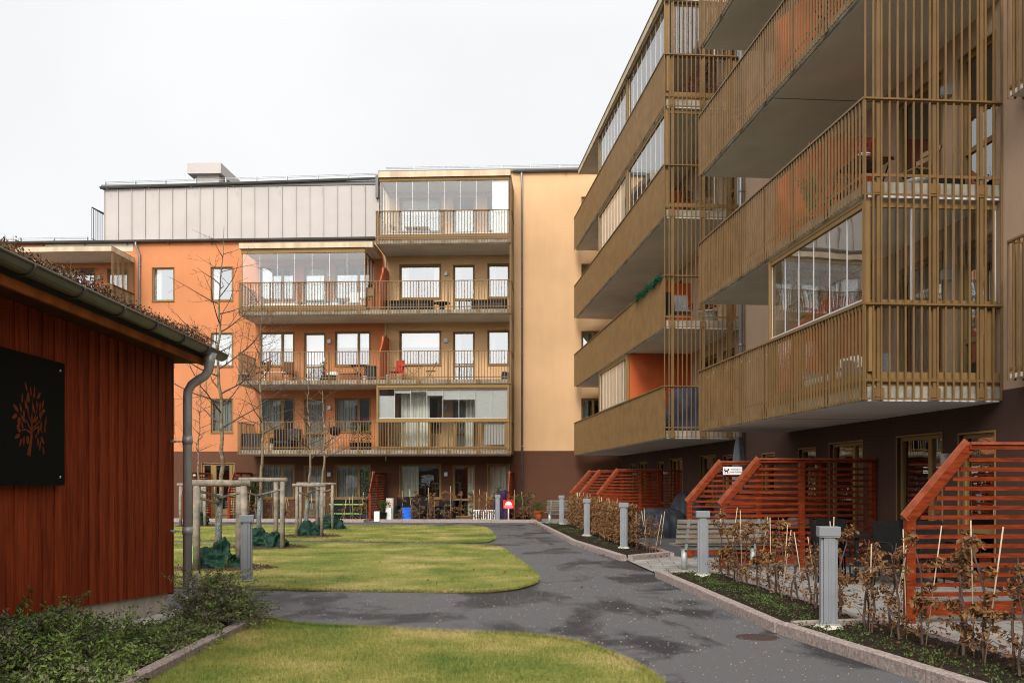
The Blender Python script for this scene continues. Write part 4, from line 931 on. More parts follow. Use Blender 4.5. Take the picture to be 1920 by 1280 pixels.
# dog sign on the third screen
X, D, Z = at(1373.5, 882, 19.6); t = thing('dog_sign', 'small white sign with a crossed out dog on the red slatted screen', 'sign', (X, D, Z), rzR)
b = MB(); b.box(-.20, .20, -.006, .006, -.082, .082); b.build('panel', 'signwhite', t)
b = MB(); y = -.0085
b.box(-.165, -.095, y, -.0065, -.02, .012); b.box(-.165, -.15, y, -.0065, -.055, -.02); b.box(-.112, -.097, y, -.0065, -.055, -.02); b.box(-.105, -.075, y, -.0065, .005, .042); b.box(-.18, -.165, y, -.0065, .0, .03); b.build('dog_symbol', 'ink', t)
b = MB(); b.beam((-.19, -.0095, .072), (-.06, -.0095, -.072), .012, .002, R_(0)); b.build('crossing_bar', 'signred', t)
text_mesh('Rastning av', .042, 'ink', t, (.065, -.0075, .015), V90); text_mesh('hundar förbjuden', .036, 'ink', t, (.068, -.0075, -.035), V90)
# red sign
X, D, Z = at(953.5, 945, 37.95); t = thing('red_sign', 'small red sign with a white half sun on a thin post at the far kerb', 'sign', (X, D, 0), 0)
b = MB(); b.box(-.215, .215, -.012, .0, Z-.165, Z+.165); b.build('panel', 'signred', t)
b = MB(); b.tube([(0, .03, 0), (0, .03, Z+.1)], .028, 10); b.build('post', 'white', t)
b = MB(); b.box(-.09, .09, -.05, .10, .0, .11); b.build('footing', 'white', t)
b = MB(); n = 14; b.quad(*[(.135*math.cos(math.pi*i/n), -.0145, Z-.03+.15*math.sin(math.pi*i/n)) for i in range(n+1)]); b.build('half_sun', 'signwhite', t)
text_mesh('Brandväg', .088, 'signwhite', t, (0, -.014, Z-.105), V90); text_mesh('Får ej blockeras', .045, 'signwhite', t, (0, -.014, Z-.148), V90)
# ================================================================ trees
def branch(b, p, d, L, r, depth, rnd, out):
    k = max(3, int(L/.16)); pts = [Vector(p)]; d = Vector(d).normalized(); rad = [r]
    for i in range(k):
        d = (d+Vector((rnd.gauss(0, .13), rnd.gauss(0, .13), rnd.gauss(.05, .08)))).normalized(); pts.append(pts[-1]+d*L/k); rad.append(max(.0022, r*(1-.8*(i+1)/k)))
    b.tube(pts, rad, 6 if r > .01 else 4, cap=False)
    if depth > 0:
        for i in range(1, k):
            if rnd.random() < (.72 if depth > 1 else .6):
                s = d.orthogonal().normalized(); s.rotate(Matrix.Rotation(rnd.uniform(0, 6.28), 3, d)); nd = (pts[i+1]-pts[i]).normalized()*.8+s*rnd.uniform(.5, 1.0)
                branch(b, pts[i], nd, L*rnd.uniform(.28, .6), max(.003, rad[i]*.55), depth-1, rnd, out)
def make_tree(label, loc, h, r, zc, sd, spread=1.0, lean=(0, 0), nb=16, reach=1.25):
    rnd = random.Random(sd); t = thing('young_tree', label, 'tree', (*loc, 0), 0, 'young staked trees on the lawn')
    pts, rad = [], []; n = 26
    for i in range(n+1):
        u = i/n; pts.append((lean[0]*u+rnd.gauss(0, .012)+.04*math.sin(u*9+sd), lean[1]*u+rnd.gauss(0, .012), h*u)); rad.append(max(.003, r*(1-u)**.85+.002))
    b = MB(); b.tube(pts, rad, 10, cap=False); b.build('trunk', 'bark', t)
    c = MB()
    for i in range(nb):
        u = zc/h+(1-zc/h)*(i+rnd.random())/nb*.93; P = Vector(pts[int(u*n)])*(1-(u*n) % 1)+Vector(pts[min(n, int(u*n)+1)])*((u*n) % 1)
        a = i*2.4+rnd.uniform(-.5, .5); L = reach*(1-(u-zc/h)/(1-zc/h)*.72)*rnd.uniform(.6, 1.15)*spread
        branch(c, P, (math.cos(a), math.sin(a), rnd.uniform(.15, .65)), L, max(.005, .36*r*(1-u)**.6+.004), 3 if reach > 1.2 else 2, rnd, None)
    c.build('branches', 'twig', t)
    g = MB(); g.tube([(0, 0, .25), (pts[3][0], pts[3][1], h*3/26), (pts[5][0], pts[5][1], min(1.35, h*.22))], r+.010, 12); g.build('trunk_guard', 'guard', t)
    return t
TR = [((-5.27, 17.25), 6.15, .048, 2.4, 11, 'tallest young tree, nearest the shed, bare with a mesh trunk guard', 26, 1.7), ((-5.98, 22.8), 5.9, .045, 2.7, 23, 'young bare tree in the second stake frame, behind the lawn bollard', 24, 1.5),
      ((-5.82, 27.4), 4.9, .045, 2.15, 35, 'left of the twin bare trees before the middle balconies', 20, 1.25), ((-6.28, 31.8), 5.5, .05, 2.3, 41, 'right of the twin bare trees before the middle balconies', 20, 1.3), ((-11.1, 34.0), 5.5, .045, 2.2, 57, 'far bare tree seen just right of the shed downpipe', 20, 1.25)]
for (p, h, r, zc, sd, l, nb, rch) in TR: make_tree(l, p, h, r, zc, sd, nb=nb, reach=rch, lean=(.05, 0))
def stake_frame(label, posts, beams, braces, H=1.52, r=.055):
    c = posts[0]; t = thing('stake_frame', label, 'tree stakes', (c[0], c[1], 0), 0, 'log stake frames around the trees')
    L = lambda p, z: (p[0]-c[0], p[1]-c[1], z); rnd = random.Random(int(abs(c[0])*77))
    for p in posts: 
        b = MB(); b.tube([L(p, 0), L((p[0]+rnd.gauss(0, .01), p[1]), .8), L(p, H-.02)], [r*1.02, r, r*.96], 12); b.build('post', 'log', t)
    for i, j in beams:
        p, q = Vector(posts[i]), Vector(posts[j]); u = (q-p).normalized()*.12; b = MB(); b.tube([L(p-u, H+.03), L((p+q)/2, H+.025), L(q+u, H+.02)], [r*.98, r, r*.9], 12); b.build('crossbeam', 'log', t)
    for i, e, z in braces:
        b = MB(); p = posts[i]; b.beam(L(p, z), L(e, z-.12), .075, .035); b.build('brace', 'log', t)
    return t
def sq(x0, x1, y0, y1): return [(x0, y0), (x1, y0), (x0*.45+x1*.55, y1)]
stake_frame('thick grey log frame around the tallest young tree, nearest the shed', sq(-5.50, -4.68, 16.75, 17.75), [(0, 1)], [(0, (-5.22, 17.2), 1.42), (1, (-5.25, 17.2), 1.40), (0, (-5.25, 17.25), 1.30)], r=.062)
stake_frame('log stake frame around the tree behind the lawn bollard', sq(-6.22, -5.33, 22.3, 23.3), [(0, 1)], [(0, (-5.98, 22.8), 1.35), (1, (-5.95, 22.8), 1.4)], H=1.60)
stake_frame('slim log stake frame around the left of the twin trees', sq(-6.05, -5.35, 27.0, 27.9), [(0, 1)], [(0, (-5.8, 27.4), 1.30), (1, (-5.8, 27.4), 1.40)], H=1.46, r=.045)
stake_frame('slim log stake frame around the right of the twin trees', sq(-6.90, -5.85, 31.3, 32.3), [(0, 1)], [(1, (-6.28, 31.8), 1.35)], H=1.50, r=.045)
stake_frame('log stake frame around the far tree by the shed downpipe', sq(-11.6, -10.75, 33.6, 34.5), [(0, 1)], [(0, (-11.1, 34), 1.4)], H=1.46)
def crumple(name, label, cat, loc, parts, m, group=None, sd=1, res=30, fo=.30):
    """folded plastic or cloth: several noisy domes merged in one mesh"""
    from mathutils import noise as mn
    t = MB(); off = Vector((sd*7.3, sd*3.1, 0)); big = parts[0][2] > .5 or m in ('purplecover', 'navycloth')
    fr = Vector((2.6, 2.6, .55)) if big else Vector((4.5, 4.5, 3.6)); amp = .16 if big else .13
    for (cx, cy, rx, ry, h, top) in parts:
        n0 = len(t.v); nr = res; s = min(1.0, min(rx, h)/.4)
        for i in range(nr+1):
            u = i/nr; ph = u*math.pi/2; rr = math.sin(ph)**(.55 if big else .8); zz = math.cos(ph)**(.55 if big else .9)
            for j in range(res*2):
                a = math.pi*j/res; P = Vector((cx+rx*rr*math.cos(a), cy+ry*rr*math.sin(a), h*zz)); q = Vector((P.x*fr.x, P.y*fr.y, P.z*fr.z))+off
                d = (.42-abs(mn.noise(q))*1.5-abs(mn.noise(q*2.1+Vector((9, 2, 4))))*.8-abs(mn.noise(q*4.6))*.25)*amp*s*(1.5 if not big else .35+u*1.1)
                nv = Vector((math.cos(a)*rr, math.sin(a)*rr, zz*.8)).normalized(); P = P+nv*d
                t.v.append((P.x, P.y, max(.004, P.z)))
        for i in range(nr):
            for j in range(res*2):
                a, c = n0+i*res*2+j, n0+i*res*2+(j+1) % (res*2); t.f.append((a, a+res*2, c+res*2, c)); t.mi.append(0); t.smooth.append(True)
    o = t.build(name, m, None, loc=loc); return tag(o, label, cat, group)
wb = 'green watering bags at the tree feet'
crumple('watering_bag', 'crumpled dark green watering bag at the foot of the tallest young tree', 'watering bag', (-5.25, 17.1, .06), [(0, 0, .42, .32, .26, .8), (.06, .03, .20, .18, .52, .7), (-.2, 0, .2, .2, .34, .8)], 'bag', wb, 1)
crumple('watering_bag', 'crumpled dark green watering bag at the tree behind the lawn bollard', 'watering bag', (-5.85, 22.65, .06), [(.05, 0, .50, .35, .30, .8), (-.15, .05, .26, .24, .44, .7), (.2, 0, .25, .2, .36, .8)], 'bag', wb, 3)
crumple('watering_bag', 'torn green watering bag at the left of the twin trees', 'watering bag', (-5.75, 27.3, .05), [(0, 0, .34, .3, .34, .9), (-.1, .03, .2, .2, .42, .7)], 'bag', wb, 5)
crumple('watering_bag', 'torn green watering bag at the right of the twin trees', 'watering bag', (-6.15, 31.7, .05), [(0, 0, .42, .3, .4, .9), (.12, .03, .3, .2, .46, .7), (.4, 0, .25, .2, .3, .8)], 'bag', wb, 8)
crumple('watering_bag', 'green watering bag at the far tree by the shed downpipe', 'watering bag', (-11.15, 33.9, .05), [(0, 0, .42, .3, .5, .8), (.12, .03, .3, .2, .5, .8)], 'bag', wb, 9)
pit('mulch_ring', -5.2, 17.2, .95, .62, 1); pit('mulch_ring', -5.85, 22.75, .95, .75, 2); pit('mulch_ring', -5.75, 27.35, .9, .6, 3); pit('mulch_ring', -6.25, 31.8, .8, .6, 4); pit('mulch_ring', -11.1, 34, .8, .6, 5)
b = MB(); b.lathe([(.012, 0), (.012, .22)], (0, 0, 0), 6); b.box(-.03, .03, -.03, .03, .2, .32); tag(b.build('marker_stake', 'greentrim', None, loc=(-6.15, 18.5, .02)), 'small yellow green marker stake in the grass beside the shed', 'marker stake')
# ================================================================ beech saplings and hedges
def sapling(sd, h=.95, nl=150, canes=1, dense=1.0, lsz=.050):
    rnd = random.Random(sd); t = thing('beech_sapling', '', 'beech sapling'); b = MB(); lf = MB()
    for s in range(rnd.choice((1, 2))):
        pts = [Vector((rnd.gauss(0, .03), rnd.gauss(0, .03), 0))]; k = 8; a = rnd.uniform(0, 6.28); ph = rnd.uniform(0, 6)
        for i in range(k): pts.append(pts[-1]+Vector((math.sin(i*1.3+ph)*.022+rnd.gauss(0, .012), math.cos(i*1.1+ph)*.022+rnd.gauss(0, .012), h/k*rnd.uniform(.9, 1.05))))
        b.tube(pts, [.013*(1-.75*i/k)+.002 for i in range(k+1)], 6, cap=False)
        for j in range(15):
            i = rnd.randint(1, k-1); d = Vector((rnd.gauss(0, 1), rnd.gauss(0, 1), rnd.uniform(-.1, .7))).normalized(); L = rnd.uniform(.06, .24)*(1.15-.5*i/k); q = pts[i]+d*L
            m_ = pts[i]+d*L*.5+Vector((0, 0, rnd.gauss(0, .02))); b.tube([pts[i], m_, q], [.004, .003, .0016], 4, cap=False)
            for c in range(int(nl/13*dense*rnd.uniform(.5, 1.5)*(.35 if i < 3 else 1))): lf.leaf(pts[i].lerp(q, rnd.uniform(.25, 1.05))+Vector((rnd.gauss(0, .02), rnd.gauss(0, .02), rnd.gauss(0, .02))), lsz, rnd, -.35, .62)
    b.build('stems', 'twig', t); lf.build('leaves', 'beechleaf', t)
    for c in range(canes):
        cb = MB(); x, y = rnd.gauss(0, .06), rnd.gauss(0, .05); a, e = rnd.gauss(0, .09), rnd.gauss(0, .05); cb.tube([(x, y, 0), (x+a, y+e, h*rnd.uniform(.95, 1.12))], .006, 6); cb.build('support_cane', 'cane', t)
    return t
pr = [sapling(s, h, nl, c, dn) for s, h, nl, c, dn in ((1, .95, 240, 1, 1.0), (2, 1.05, 300, 1, 1.2), (3, .85, 200, 2, .8), (4, 1.0, 280, 1, 1.2), (5, .95, 120, 0, .5), (6, 1.0, 330, 0, 1.3))]
used = set(); rs = random.Random(12)
ORD = ['first', 'second', 'third', 'fourth', 'fifth', 'sixth', 'seventh', 'eighth', 'ninth', 'tenth', 'eleventh', 'twelfth', 'thirteenth', 'fourteenth', 'fifteenth', 'sixteenth', 'seventeenth', 'eighteenth']
def plant(pts, fmt, group, idx, sc=(.85, 1.08), jit=.06):
    for i, (x, y) in enumerate(pts):
        k = idx[i % len(idx)]; rz = rs.uniform(0, 6.28); l = fmt % ORD[i]; s = rs.uniform(*sc); p = (x+rs.uniform(-jit, jit), y+rs.uniform(-jit, jit), .055)
        if k in used: o = dup(pr[k], p, rz, l, group, s)
        else: o = pr[k]; used.add(k); o.location = p; o.rotation_euler = (0, 0, rz); o.scale = (s,)*3; o['label'] = l; o['group'] = group
def lerp2(a, c, n): return [(a[0]+(c[0]-a[0])*i/(n-1), a[1]+(c[1]-a[1])*i/(n-1)) for i in range(n)]
g1 = 'brown beech saplings in the near right bed'
plant(lerp2((3.62, 9.85), (4.20, 6.3), 14), '%s brown beech sapling in the nearest bed, counted from its bollard lamp', g1, (4, 0, 2, 3, 1, 5, 3, 1, 5))
plant(lerp2((3.38, 15.5), (3.72, 10.7), 14), '%s brown beech sapling in the middle bed, counted from the bench end', 'brown beech saplings in the middle bed', (3, 1, 5, 3, 5, 1, 0, 5, 2, 4, 2, 4))
plant([(2.84, 21.4), (2.93, 20.9), (3.0, 20.4), (3.08, 20.0)], '%s thin beech sapling at the open near end of the dense hedge', 'thin beech saplings at the hedge end', (0, 2, 4, 2))
xs = [at(p, 975, 38.3)[0] for p in (757, 772, 786, 803, 817, 835, 848, 860, 884, 900, 913, 922, 965, 980, 992)]
plant([(x, 38.25) for x in xs], '%s beech sapling along the far kerb right of the flower pots, counted from the left', 'beech saplings along the far kerb', (3, 1, 5, 3, 0, 5), sc=(1.0, 1.3))
xs = [at(p, 975, 38.6)[0] for p in (438, 459, 478, 506, 540, 571, 588, 606, 620, 641, 656, 671, 686)]
plant([(x, 38.75) for x in xs], '%s beech sapling along the far kerb left of the flower pots, counted from the left', 'beech saplings along the far kerb', (2, 1, 0, 3, 2), sc=(.9, 1.15))
for k in range(len(pr)):
    if k not in used: print('unused sapling', k)
def hedge(label, a, c, w, h, n, sd):
    rnd = random.Random(sd); A, C_ = Vector((*a, .05)), Vector((*c, .05)); d = C_-A; L = d.length; u = d/L; v = Vector((-u.y, u.x, 0)); t = thing('beech_hedge', label, 'hedge', tuple(A), 0, 'dense brown beech hedges along the path')
    lf = MB(); st = MB()
    for i in range(n):
        s, q, z = rnd.random(), rnd.uniform(-1, 1), rnd.random(); zz = .12+(h-.12)*z+.04*math.sin(s*L*5)
        p = u*L*s+v*q*w*.5*(1-.25*z)*(1+.2*math.sin(s*L*3.1))+Vector((0, 0, zz)); lf.leaf(p, .062, rnd, -.3, .6)
    for i in range(int(L*14)):
        s = rnd.random(); p = u*L*s+v*rnd.uniform(-.4, .4)*w; st.tube([p, p+Vector((rnd.gauss(0, .06), rnd.gauss(0, .06), h*rnd.uniform(.7, 1.08)))], [.008, .003], 4, cap=False)
    lf.build('leaves', 'beechleaf', t); st.build('stems', 'twig', t)
    cb = MB()
    for i in range(int(L*1.5)):
        s = rnd.random(); p = u*L*s+v*rnd.uniform(-.3, .3)*w; cb.tube([p, p+Vector((rnd.gauss(0, .06), 0, h*1.12))], .007, 5)
    cb.build('support_canes', 'cane', t)
hedge('dense brown beech hedge section between the two farther bollard lamps', (2.40, 27.9), (2.12, 34.2), .42, 1.05, 10500, 2); hedge('dense brown beech hedge section nearer the camera, behind the third bollard lamp', (2.74, 22.0), (2.44, 27.2), .42, .98, 11500, 3)
# weeds below the saplings, fallen leaves
rnd = random.Random(9); b = MB()
for i in range(240):
    y = rnd.uniform(6.2, 16) if rnd.random() < .75 else rnd.uniform(20, 35)
    if y < 10: x0 = 3.31+(7.44-y)*.19+.14
    elif y < 17: x0 = 2.83-(y-9.93)*.059+.14
    else: x0 = 2.28-(y-19.1)*.078+.15
    x = x0+rnd.uniform(0, .62); r = rnd.uniform(.03, .12)
    for k in range(rnd.randint(10, 26)): b.leaf((x+rnd.gauss(0, r), y+rnd.gauss(0, r), .065+abs(rnd.gauss(0, .018))), .024, rnd, 1.2, .7)
tag(b.build('weeds', 'weed'), 'low fresh green weeds growing on the soil of the right beds', 'weeds', kind='stuff')
b = MB()
for i in range(1700):
    c = rnd.random()
    if c < .45: y = rnd.uniform(20, 36); x = (2.28-(y-19.1)*.078)-abs(rnd.gauss(0, .16))-.02
    elif c < .6: x, y = rnd.uniform(-8, 1.5), rnd.uniform(14, 37)
    elif c < .8: y = rnd.uniform(6, 16); x = 3.3+rnd.uniform(0, 1.2)
    else: x, y = rnd.uniform(3.5, 7), rnd.uniform(9, 24)
    b.leaf((x, y, .03 if x < 2.3 or y > 17 else .07), rnd.uniform(.025, .06), rnd, .1)
tag(b.build('fallen_leaves', 'deadleaf'), 'scattered brown fallen leaves on path, lawn and paving', 'fallen leaves', kind='stuff')
b = MB()
for i in range(1500):
    y = 6+abs(rnd.gauss(0, 1))*8; x = rnd.uniform(-4.5, 3.4-(y-7)*.06); s = rnd.uniform(.003, .008)
    if y > 30: continue
    b.box(x-s, x+s, y-s, y+s, .001, .004+s*.8, None)
tag(b.build('grit', 'granite'), 'pale winter grit scattered over the asphalt', 'grit', kind='stuff')
# creeping shrubs in the front left bed
def creeping(name, label, cx, cy, rx, ry, h, n, sd, m=('shrub', 'shrubgrey'), kind=None, lsz=.030, up=.75):
    rnd = random.Random(sd); t = thing(name, label, 'shrub', (cx, cy, .05)); lf = MB(); tw = MB()
    for i in range(n):
        a = rnd.uniform(0, 6.28); s = math.sqrt(rnd.random()); x, y = rx*s*math.cos(a), ry*s*math.sin(a); z = h*(1-s*s)*rnd.uniform(.2, 1.0)
        d = Vector((math.cos(a)*.5+rnd.gauss(0, .5)+.15, math.sin(a)*.7+rnd.gauss(0, .5), rnd.uniform(.02, up))).normalized(); L = rnd.uniform(.14, .46)
        p = Vector((x, y, z)); pts = [p]; dd = d.copy()
        for k in range(4): dd = (dd+Vector((rnd.gauss(0, .1), rnd.gauss(0, .1), -.08))).normalized(); pts.append(pts[-1]+dd*L/4)
        tw.tube(pts, [.003, .0025, .002, .0015, .001], 3, cap=False)
        lf.cur = 1 if rnd.random() < .3 else 0
        for k in range(int(14+L*40)):
            q = pts[0].lerp(pts[-1], 0)+Vector((0, 0, 0)); j = rnd.random()*4; i0 = min(3, int(j)); q = pts[i0].lerp(pts[i0+1], j-i0); lf.leaf(q+Vector((rnd.gauss(0, .008), rnd.gauss(0, .008), rnd.gauss(0, .008))), lsz, rnd, .5, .5)
    lf.build('leaves', list(m), t); tw.build('twigs', 'twig', t); return t
creeping('creeping_shrub', 'bushy grey green creeping shrub beside the shed downpipe', -3.16, 10.2, .32, .42, .58, 460, 1, lsz=.028, m=('shrubgrey', 'shrub'))
creeping('creeping_shrub', 'low green creeping shrub along the kerb corner in the front left bed', -3.36, 9.1, .32, .6, .14, 320, 2, lsz=.030, up=.3)
creeping('creeping_shrub', 'spreading green creeping shrub in the middle of the left bed', -3.5, 8.2, .42, .6, .20, 480, 3, lsz=.034, up=.45)
creeping('creeping_shrub', 'large spreading creeping shrub at the left edge of the view', -3.75, 7.45, .48, .6, .48, 700, 4, lsz=.036)
creeping('creeping_shrub', 'creeping shrub with arching twigs against the shed plinth', -3.8, 8.0, .16, .4, .40, 180, 5, lsz=.030)
creeping('creeping_shrub', 'low creeping shrub at the bottom edge beside the left kerb', -3.36, 7.0, .34, .5, .16, 320, 6, lsz=.036, up=.4)
# ================================================================ furniture and pots
def root_at(name, label, cat, fr, x, y, z, rz=0.0, group=None):
    return thing(name, label, cat, fr.w(x, y, z), fr.rz+rz, group)
def legs4(t, w, d, h, m, th=.03, name='leg'):
    for sx in (-1, 1):
        for sy in (-1, 1): b = MB(); b.box(sx*(w/2-th/2)-th/2, sx*(w/2-th/2)+th/2, sy*(d/2-th/2)-th/2, sy*(d/2-th/2)+th/2, 0, h); b.build(name, m, t)
def sofa(label, fr, x, y, z, w=1.6, d=.75, m='wicker', cush='darkgrey', rz=0, cat='sofa', group=None, bh=.68, name='garden_sofa'):
    t = root_at(name, label, cat, fr, x, y, z, rz, group)         # faces local -y
    b = MB(); b.box(-w/2, w/2, -d/2, d/2, .05, .30); b.build('seat_frame', m, t, bevel=.01)
    b = MB(); b.box(-w/2, w/2, d/2-.12, d/2, .301, bh); b.build('backrest', m, t, bevel=.012)
    for s in (-1, 1): b = MB(); b.box(s*(w/2-.06)-.06, s*(w/2-.06)+.06, -d/2, d/2-.121, .301, .56); b.build('armrest', m, t, bevel=.01)
    n = max(1, round((w-.24)/.6)); cw = (w-.26)/n
    for i in range(n): b = MB(); b.box(-w/2+.13+i*cw, -w/2+.13+(i+1)*cw-.01, -d/2+.01, d/2-.13, .302, .42); b.build('seat_cushion', cush, t, bevel=.03)
    return t
def dining_chair(label, loc, rz, m='wicker', lm='blackmetal', group=None, name='garden_chair'):
    t = thing(name, label, 'chair', loc, rz, group)               # backrest at local +y
    b = MB(); b.box(-.24, .24, -.24, .24, .41, .45); b.build('seat', m, t, bevel=.01)
    b = MB(); b.quad((-.24, .20, .45), (.24, .20, .45), (.23, .29, .96), (-.23, .29, .96)); b.quad((.24, .235, .45), (-.24, .235, .45), (-.23, .325, .96), (.23, .325, .96))
    b.quad((-.23, .29, .96), (.23, .29, .96), (.23, .325, .96), (-.23, .325, .96)); b.quad((-.24, .20, .45), (-.23, .29, .96), (-.23, .325, .96), (-.24, .235, .45)); b.quad((.24, .20, .45), (.24, .235, .45), (.23, .325, .96), (.23, .29, .96)); b.build('backrest', m, t)
    for s in (-1, 1):
        b = MB(); b.tube([(s*.25, .22, .64), (s*.265, -.1, .66), (s*.26, -.22, .62), (s*.245, -.235, .42)], .016, 8); b.build('armrest', lm, t)
        for y in (-.22, .22): b = MB(); b.tube([(s*.22, y, .41), (s*.235, y*1.1, 0)], [.016, .012], 8); b.build('leg', lm, t)
    return t
def folding_chair(label, fr, x, y, z, rz=0, wood='wood', metal='blackmetal', group='folding wooden chairs on the balconies', name='folding_chair'):
    t = root_at(name, label, 'chair', fr, x, y, z, rz, group)     # back at local +y
    for s in (-1, 1):
        b = MB(); b.beam((s*.20, -.22, 0), (s*.20, .26, .82), .022, .012); b.build('leg', metal, t)
        b = MB(); b.beam((s*.175, .24, 0), (s*.175, -.18, .46), .022, .012); b.build('leg', metal, t)
    b = MB()
    for i in range(6): b.box(-.19, .19, -.2+i*.066, -.145+i*.066, .45, .468)
    b.build('seat', wood, t)
    b = MB()
    for zz in (.62, .75): b.box(-.21, .21, .13+(zz-.62)*.6, .15+(zz-.62)*.6, zz, zz+.075)
    b.build('backrest', wood, t); return t
def bistro_table(label, fr, x, y, z, w=.6, d=.6, h=.71, wood='darkwood', metal='blackmetal', rz=0, group=None):
    t = root_at('folding_table', label, 'table', fr, x, y, z, rz, group); b = MB(); n = int(d/.075)
    for i in range(n): b.box(-w/2, w/2, -d/2+i*d/n, -d/2+(i+1)*d/n-.015, h-.02, h)
    b.box(-w/2+.03, -w/2+.06, -d/2, d/2, h-.045, h-.021); b.box(w/2-.06, w/2-.03, -d/2, d/2, h-.045, h-.021); b.build('tabletop', wood, t)
    for s in (-1, 1):
        b = MB(); b.beam((-w/2+.04, s*(d/2-.05), 0), (w/2-.08, s*(d/2-.05), h-.04), .018, .018); b.build('leg', metal, t)
        b = MB(); b.beam((w/2-.04, s*(d/2-.07), 0), (-w/2+.08, s*(d/2-.07), h-.04), .018, .018); b.build('leg', metal, t)
    return t
def pot_plant(label, loc, pot='terracotta', leaf='leafgreen', r=.16, hp=.28, rf=.25, hf=.4, n=160, sz=.06, sd=1, square=False, cat='potted plant', rz=0, group=None, spiky=False):
    rnd = random.Random(sd); t = thing('potted_plant', label, cat, loc, rz, group); b = MB()
    if square:
        b.box(-r, r, -r, r, 0, hp); b.build('pot', pot, t, bevel=.008)
    else: b.lathe([(0, .0), (r*.7, .0), (r*.95, hp*.55), (r*1.0, hp*.9), (r*1.06, hp*.9), (r*1.06, hp), (r*.9, hp), (0, hp*.93)], (0, 0, 0), 20); b.build('pot', pot, t)
    f_ = MB()
    for i in range(n):
        if spiky:
            a = rnd.uniform(0, 6.28); q = rnd.uniform(.1, 1); f_.tube([(0, 0, hp), (rf*q*.6*math.cos(a), rf*q*.6*math.sin(a), hp+hf*.7), (rf*q*math.cos(a), rf*q*math.sin(a), hp+hf*rnd.uniform(.7, 1.05))], [.006, .005, .001], 3, cap=False)
        else:
            q = Vector((rnd.gauss(0, .45), rnd.gauss(0, .45), rnd.uniform(0, 1))); f_.leaf((q.x*rf, q.y*rf, hp+q.z*hf), sz, rnd, .5)
    f_.build('foliage', leaf, t); return t
def B_(px, py=YF+.7, k=1): return FB.w(bx(px, py), py, fl(k)+.005)
def R2(x, y, k): return FR.w(x, y, fl(k)+.005)
# --- balcony of the third upper floor
yb = -.75
sofa('long dark sofa on the third floor ochre balcony', FB, bx(769, yb), yb, fl(3), w=2.0, cush='darkgrey'); sofa('short dark sofa at the right end of the third floor ochre balcony', FB, bx(918, yb), yb, fl(3), w=1.5, cush='darkgrey')
t = root_at('round_table', 'small round dark table between the two dark balcony sofas', 'table', FB, bx(829, -1.2), -1.2, fl(3)); b = MB(); b.lathe([(0, .38), (.36, .38), (.37, .40), (.36, .42), (0, .42)], seg=24); b.build('tabletop', 'wicker', t); b = MB(); b.lathe([(.20, 0), (.14, .1), (.10, .2), (.14, .379)], seg=16); b.build('base', 'wicker', t)
t = root_at('plant_stand', 'tall pale wooden plant stand behind the left part of the third floor railing', 'plant stand', FB, bx(694, -1.7), -1.7, fl(3)); b = MB(); b.box(-.15, .15, -.13, .13, .62, .98); b.build('box', 'wood', t); legs4(t, .3, .26, .619, 'darkwood')
pot_plant('round dark pot plant on top of the tall wooden plant stand', FB.w(bx(694, -1.7), -1.7, fl(3)+.98), 'blackmetal', 'leafdark', .09, .12, .12, .15, 60, .05, 4)
sofa('low sofa with white patterned cushions behind the left balcony glazing', FB, bx(530, -1.1), -1.1, fl(3), w=1.6, m='wood', cush='white', bh=.6); sofa('grey armchair behind the balcony glazing of the third floor', FB, bx(627, -1.1), -1.1, fl(3), w=.8, m='greycloth', cush='white', cat='armchair', name='armchair')
dining_chair('wicker chair with a round pale back at the right end of the glazed balcony', FB.w(bx(664, -1.2), -1.2, fl(3)), FB.rz, 'white', 'darkgrey')
for px in (722, 742, 0) [:2]: pass
folding_chair('folding chair with pale slats behind the top glazed balcony, left', FB, bx(745, -1.2), -1.2, fl(4), 1.2, wood='wood'); folding_chair('folding chair with pale slats behind the top glazed balcony, right', FB, bx(822, -1.2), -1.2, fl(4), -1.2, wood='wood')
bistro_table('pale table between two folding chairs on the top glazed balcony', FB, bx(783, -1.2), -1.2, fl(4), 1.0, .6, .68, 'wood')
# --- second upper floor
dining_chair('dark rattan chair at the left end of the second floor orange balcony', FB.w(bx(492, -1.0), -1.0, fl(2)), FB.rz-.9, 'darkwood', 'darkwood'); dining_chair('dark rattan chair between the window and the door on the orange balcony', FB.w(bx(540, -.8), -.8, fl(2)), FB.rz+.2, 'darkwood', 'darkwood')
t = root_at('bench', 'low white slatted bench between two dark rattan chairs', 'bench', FB, bx(516, -1.3), -1.3, fl(2)); b = MB(); [b.box(-.45, .45, -.2+i*.1, -.13+i*.1, .40, .42) for i in range(4)]; b.build('seat', 'white', t); legs4(t, .85, .38, .399, 'white')
pot_plant('tall leafy plant in a dark pot beside the second floor door', B_(606, -.6, 2), 'darkgrey', 'leafdark', .13, .25, .16, .75, 90, .09, 5); 
t = root_at('planter_box', 'black planter box with a pale cloth on it, right of the second floor door', 'planter', FB, bx(616, -1.5), -1.5, fl(2)); b = MB(); b.box(-.28, .28, -.14, .14, 0, .26); b.build('box', 'blackmetal', t); crumple('cloth', 'white and blue cloth draped over the black planter box', 'cloth', FB.w(bx(624, -1.5), -1.5, fl(2)+.25), [(0, 0, .24, .16, .16, .9)], 'white', None, 15, 12)
t = root_at('bench', 'brown wooden bench under the right window of the orange balcony', 'bench', FB, bx(652, -.6), -.6, fl(2)); b = MB(); b.box(-.55, .55, -.22, .22, .40, .44); b.build('seat', 'teak', t); legs4(t, 1.1, .42, .399, 'teak', .05); b = MB(); [b.box(-.55, .55, .2, .225, .52+i*.12, .59+i*.12) for i in range(2)]; [b.box(s*.52-.02, s*.52+.02, .2, .225, .44, .72) for s in (-1, 1)]; b.build('backrest', 'teak', t)
